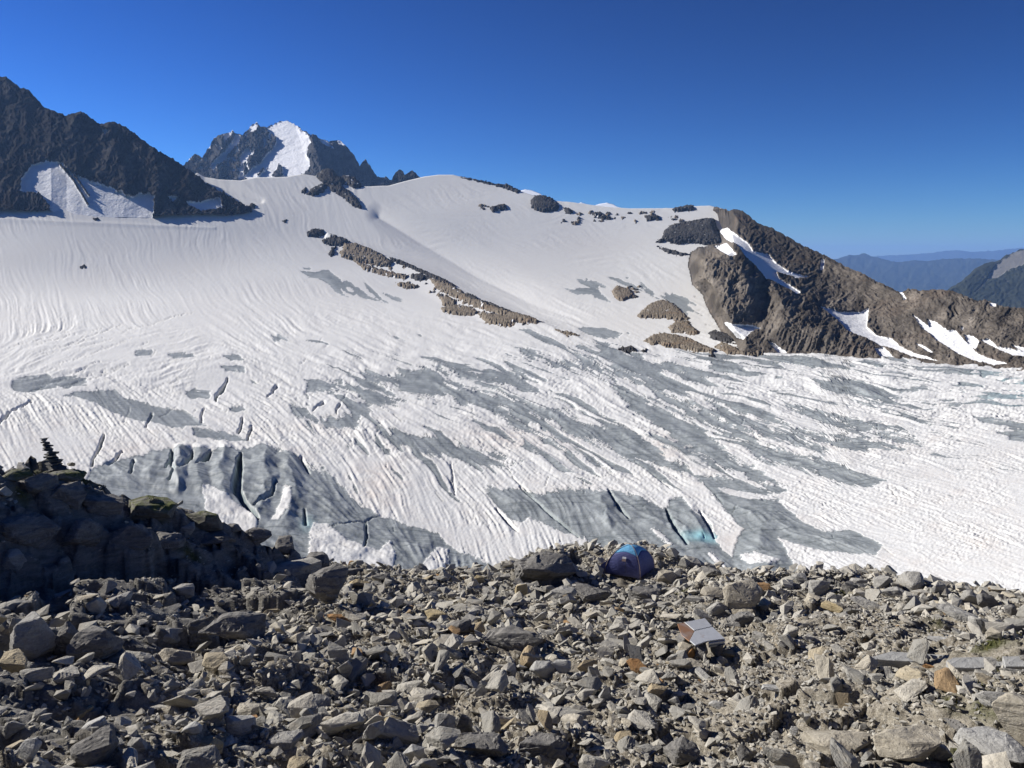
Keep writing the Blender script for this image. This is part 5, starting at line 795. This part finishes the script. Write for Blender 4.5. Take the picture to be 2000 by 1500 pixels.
# ------------------------------------------------------------------ cairn on the knoll
def crest(u):
    x, y, z = pix_dir(u, 900.0); h = math.hypot(x, y); rs = np.arange(20, 33, .05); zz = gz(rs * x / h, rs * y / h); k = int(np.argmax((zz - CAM[2]) / rs)); return np.array([x / h * rs[k], y / h * rs[k], float(zz[k])]), rs[k]
cp_, rc_ = crest(112); Mc = mpp(112, 914, rc_); cairn = bpy.data.objects.new('cairn', None); COL.objects.link(cairn); cairn.location = cp_; tag(cairn, 'leaning cairn of stacked flat dark stones on top of the left knoll', 'cairn')
CD = tinted('cairn_stone', (.085, .083, .08), (.17, .165, .155)); zt = -.06; ru = random.Random(12)
for k in range(16):
    f = k / 15; w = (30 * (1 - f) ** 1.5 + 20) * Mc * ru.uniform(.86, 1.12); th = (.058 + .02 * ru.random()) * (1.15 - .3 * f) * 66 * Mc / .95
    if k in (6, 11): w *= 1.2
    me = rock_mesh('stone', 800 + k, (w, w * .8, th * 1.25), 16, .7, 1, .02, .2, CD); o = link('stone', me, None, cairn)
    o.location = ((-22 * f + ru.uniform(-2.2, 2.2)) * Mc, ru.uniform(-.03, .03), zt + th / 2); o.rotation_euler = (ru.gauss(0, .05), ru.gauss(-.06, .05), ru.uniform(0, 6)); zt += th * .86
# ------------------------------------------------------------------ metal cover on stones, plank, concrete strip
def at_z(u, v, z):
    x, y, w = pix_dir(u, v); k = (z - CAM[2]) / w; return np.array([x * k, y * k, z])
def slab(name, top, th, mat, parent=None, org=None):
    top = [Vector(p) - (org or Vector()) for p in top]; n = len(top); bot = [p - Vector((0, 0, th)) for p in top]
    b = bmesh.new(); vt = [b.verts.new(p) for p in top + bot]; b.faces.new(vt[:n]); b.faces.new(vt[n:][::-1])
    for i in range(n): b.faces.new((vt[i], vt[n + i], vt[n + (i + 1) % n], vt[(i + 1) % n]))
    bmesh.ops.recalc_face_normals(b, faces=b.faces[:]); bmesh.ops.bevel(b, geom=b.edges[:], offset=min(.006, th * .2), segments=1, affect='EDGES')
    me = bpy.data.meshes.new(name); b.to_mesh(me); b.free(); return link(name, me, mat, parent)
def metal(name, col, rust):
    t = NT(name); c = t.coords(); n = t.noise(c, 2.2, 5, .6); n2 = t.noise(c, 9, 4, .6); wv = t.n('ShaderNodeTexWave', wave_type='BANDS', bands_direction='X'); t.t.links.new(t.coords('Object', (9, 9, 9), (0, 0, .8)), wv.inputs[0]); wv.inputs['Scale'].default_value = 1.2
    cc = t.mix(t.mrange(n2, .35, .7, 0, .5), col, tuple(x * .72 for x in col)); cc = t.mix(t.mrange(n, .62 - rust, .75 - rust * .6), cc, (.30, .16, .085))
    return t.fin(cc, .5, t.bump(wv.outputs[0], .35, .01), .35)
zc = hit(1362, 1276)[0][2] + .30; cover = bpy.data.objects.new('metal_cover', None); COL.objects.link(cover); cO = Vector(at_z(1365, 1235, zc)); cover.location = cO; tag(cover, 'grey sheet metal cover with a rusty corner resting on stones', 'cover')
ex = lambda u, v, d=0: at_z(u, v, zc + d)
slab('sheet', [ex(1323, 1218), ex(1336, 1215.5), ex(1356, 1232), ex(1346, 1252), ex(1331, 1240)], .02, metal('rusty_sheet', (.42, .40, .38), .34), cover, cO)
slab('sheet', [ex(1337, 1215, .006), ex(1377, 1207, .006), ex(1391, 1223, .006), ex(1356, 1231, .006)], .022, metal('grey_sheet', (.50, .51, .52), .05), cover, cO)
slab('sheet', [ex(1357, 1232, .012), ex(1392, 1224, .012), ex(1416, 1247, .012), ex(1380, 1252, .012), ex(1358, 1260, .012), ex(1347, 1251, .012)], .022, metal('light_sheet', (.52, .535, .55), .0), cover, cO)
slab('edge_rail', [ex(1384, 1253, -.02), ex(1416, 1248, -.02), ex(1416, 1251.5, -.02), ex(1384, 1256.5, -.02)], .04, metal('rail_metal', (.55, .56, .57), 0), cover, cO)
slab('edge_rail', [ex(1384, 1259, -.09), ex(1416, 1255, -.09), ex(1416, 1257, -.09), ex(1384, 1261.5, -.09)], .04, metal('rail_metal', (.35, .36, .37), .02), cover, cO)
for k, (a, b, w, h) in enumerate([(1340, 1262, .42, .42), (1374, 1266, .34, .34), (1404, 1262, .30, .34), (1345, 1235, .5, .44), (1385, 1232, .5, .42)]):
    q = Vector(at_z(a, b - 8, zc - .02)) - cO; me = rock_mesh('support_stone', 850 + k, (w, w * .8, h), 18, .75, 2, .02, .3, MT['d' if k else 't']); o = link('support_stone', me, None, cover); o.location = q + Vector((0, .1, -h * .5 - .02)); o.rotation_euler = (0, 0, k * 1.1)
def laid(name, pts, th, up, mat, label, cat):
    z0 = np.mean([hit(*p)[0][2] for p in pts]); top = [at_z(p[0], p[1], z0 + up) for p in pts]; org = Vector(np.mean(top, 0)); o = slab(name, top, th, mat, None, org); o.location = org; return tag(o, label, cat)
M_CON = tinted('weathered_concrete', (.36, .36, .345), (.47, .468, .45), (.25, .245, .23))
laid('plank', [(1357, 1306), (1366, 1301), (1408, 1341), (1398, 1347)], .07, .09, tinted('grey_wood', (.34, .33, .30), (.45, .435, .40), (.2, .19, .17)), 'weathered grey plank lying in the gravel below the metal cover', 'plank')
laid('concrete_slab', [(1848, 1290), (1862, 1284), (1956, 1282), (1962, 1300), (1905, 1305), (1856, 1303)], .16, .08, M_CON, 'pale concrete slab at the right, its left end broken', 'slab')
laid('concrete_slab', [(1958, 1281.5), (2060, 1281), (2064, 1301), (1964, 1302)], .16, .085, M_CON, 'pale concrete slab running out of the right edge', 'slab')
laid('concrete_slab', [(1740, 1272), (1846, 1279), (1852, 1288), (1842, 1294), (1745, 1290), (1690, 1286)], .12, .03, M_CON, 'gravel covered concrete strip leading to the pale slabs', 'slab')
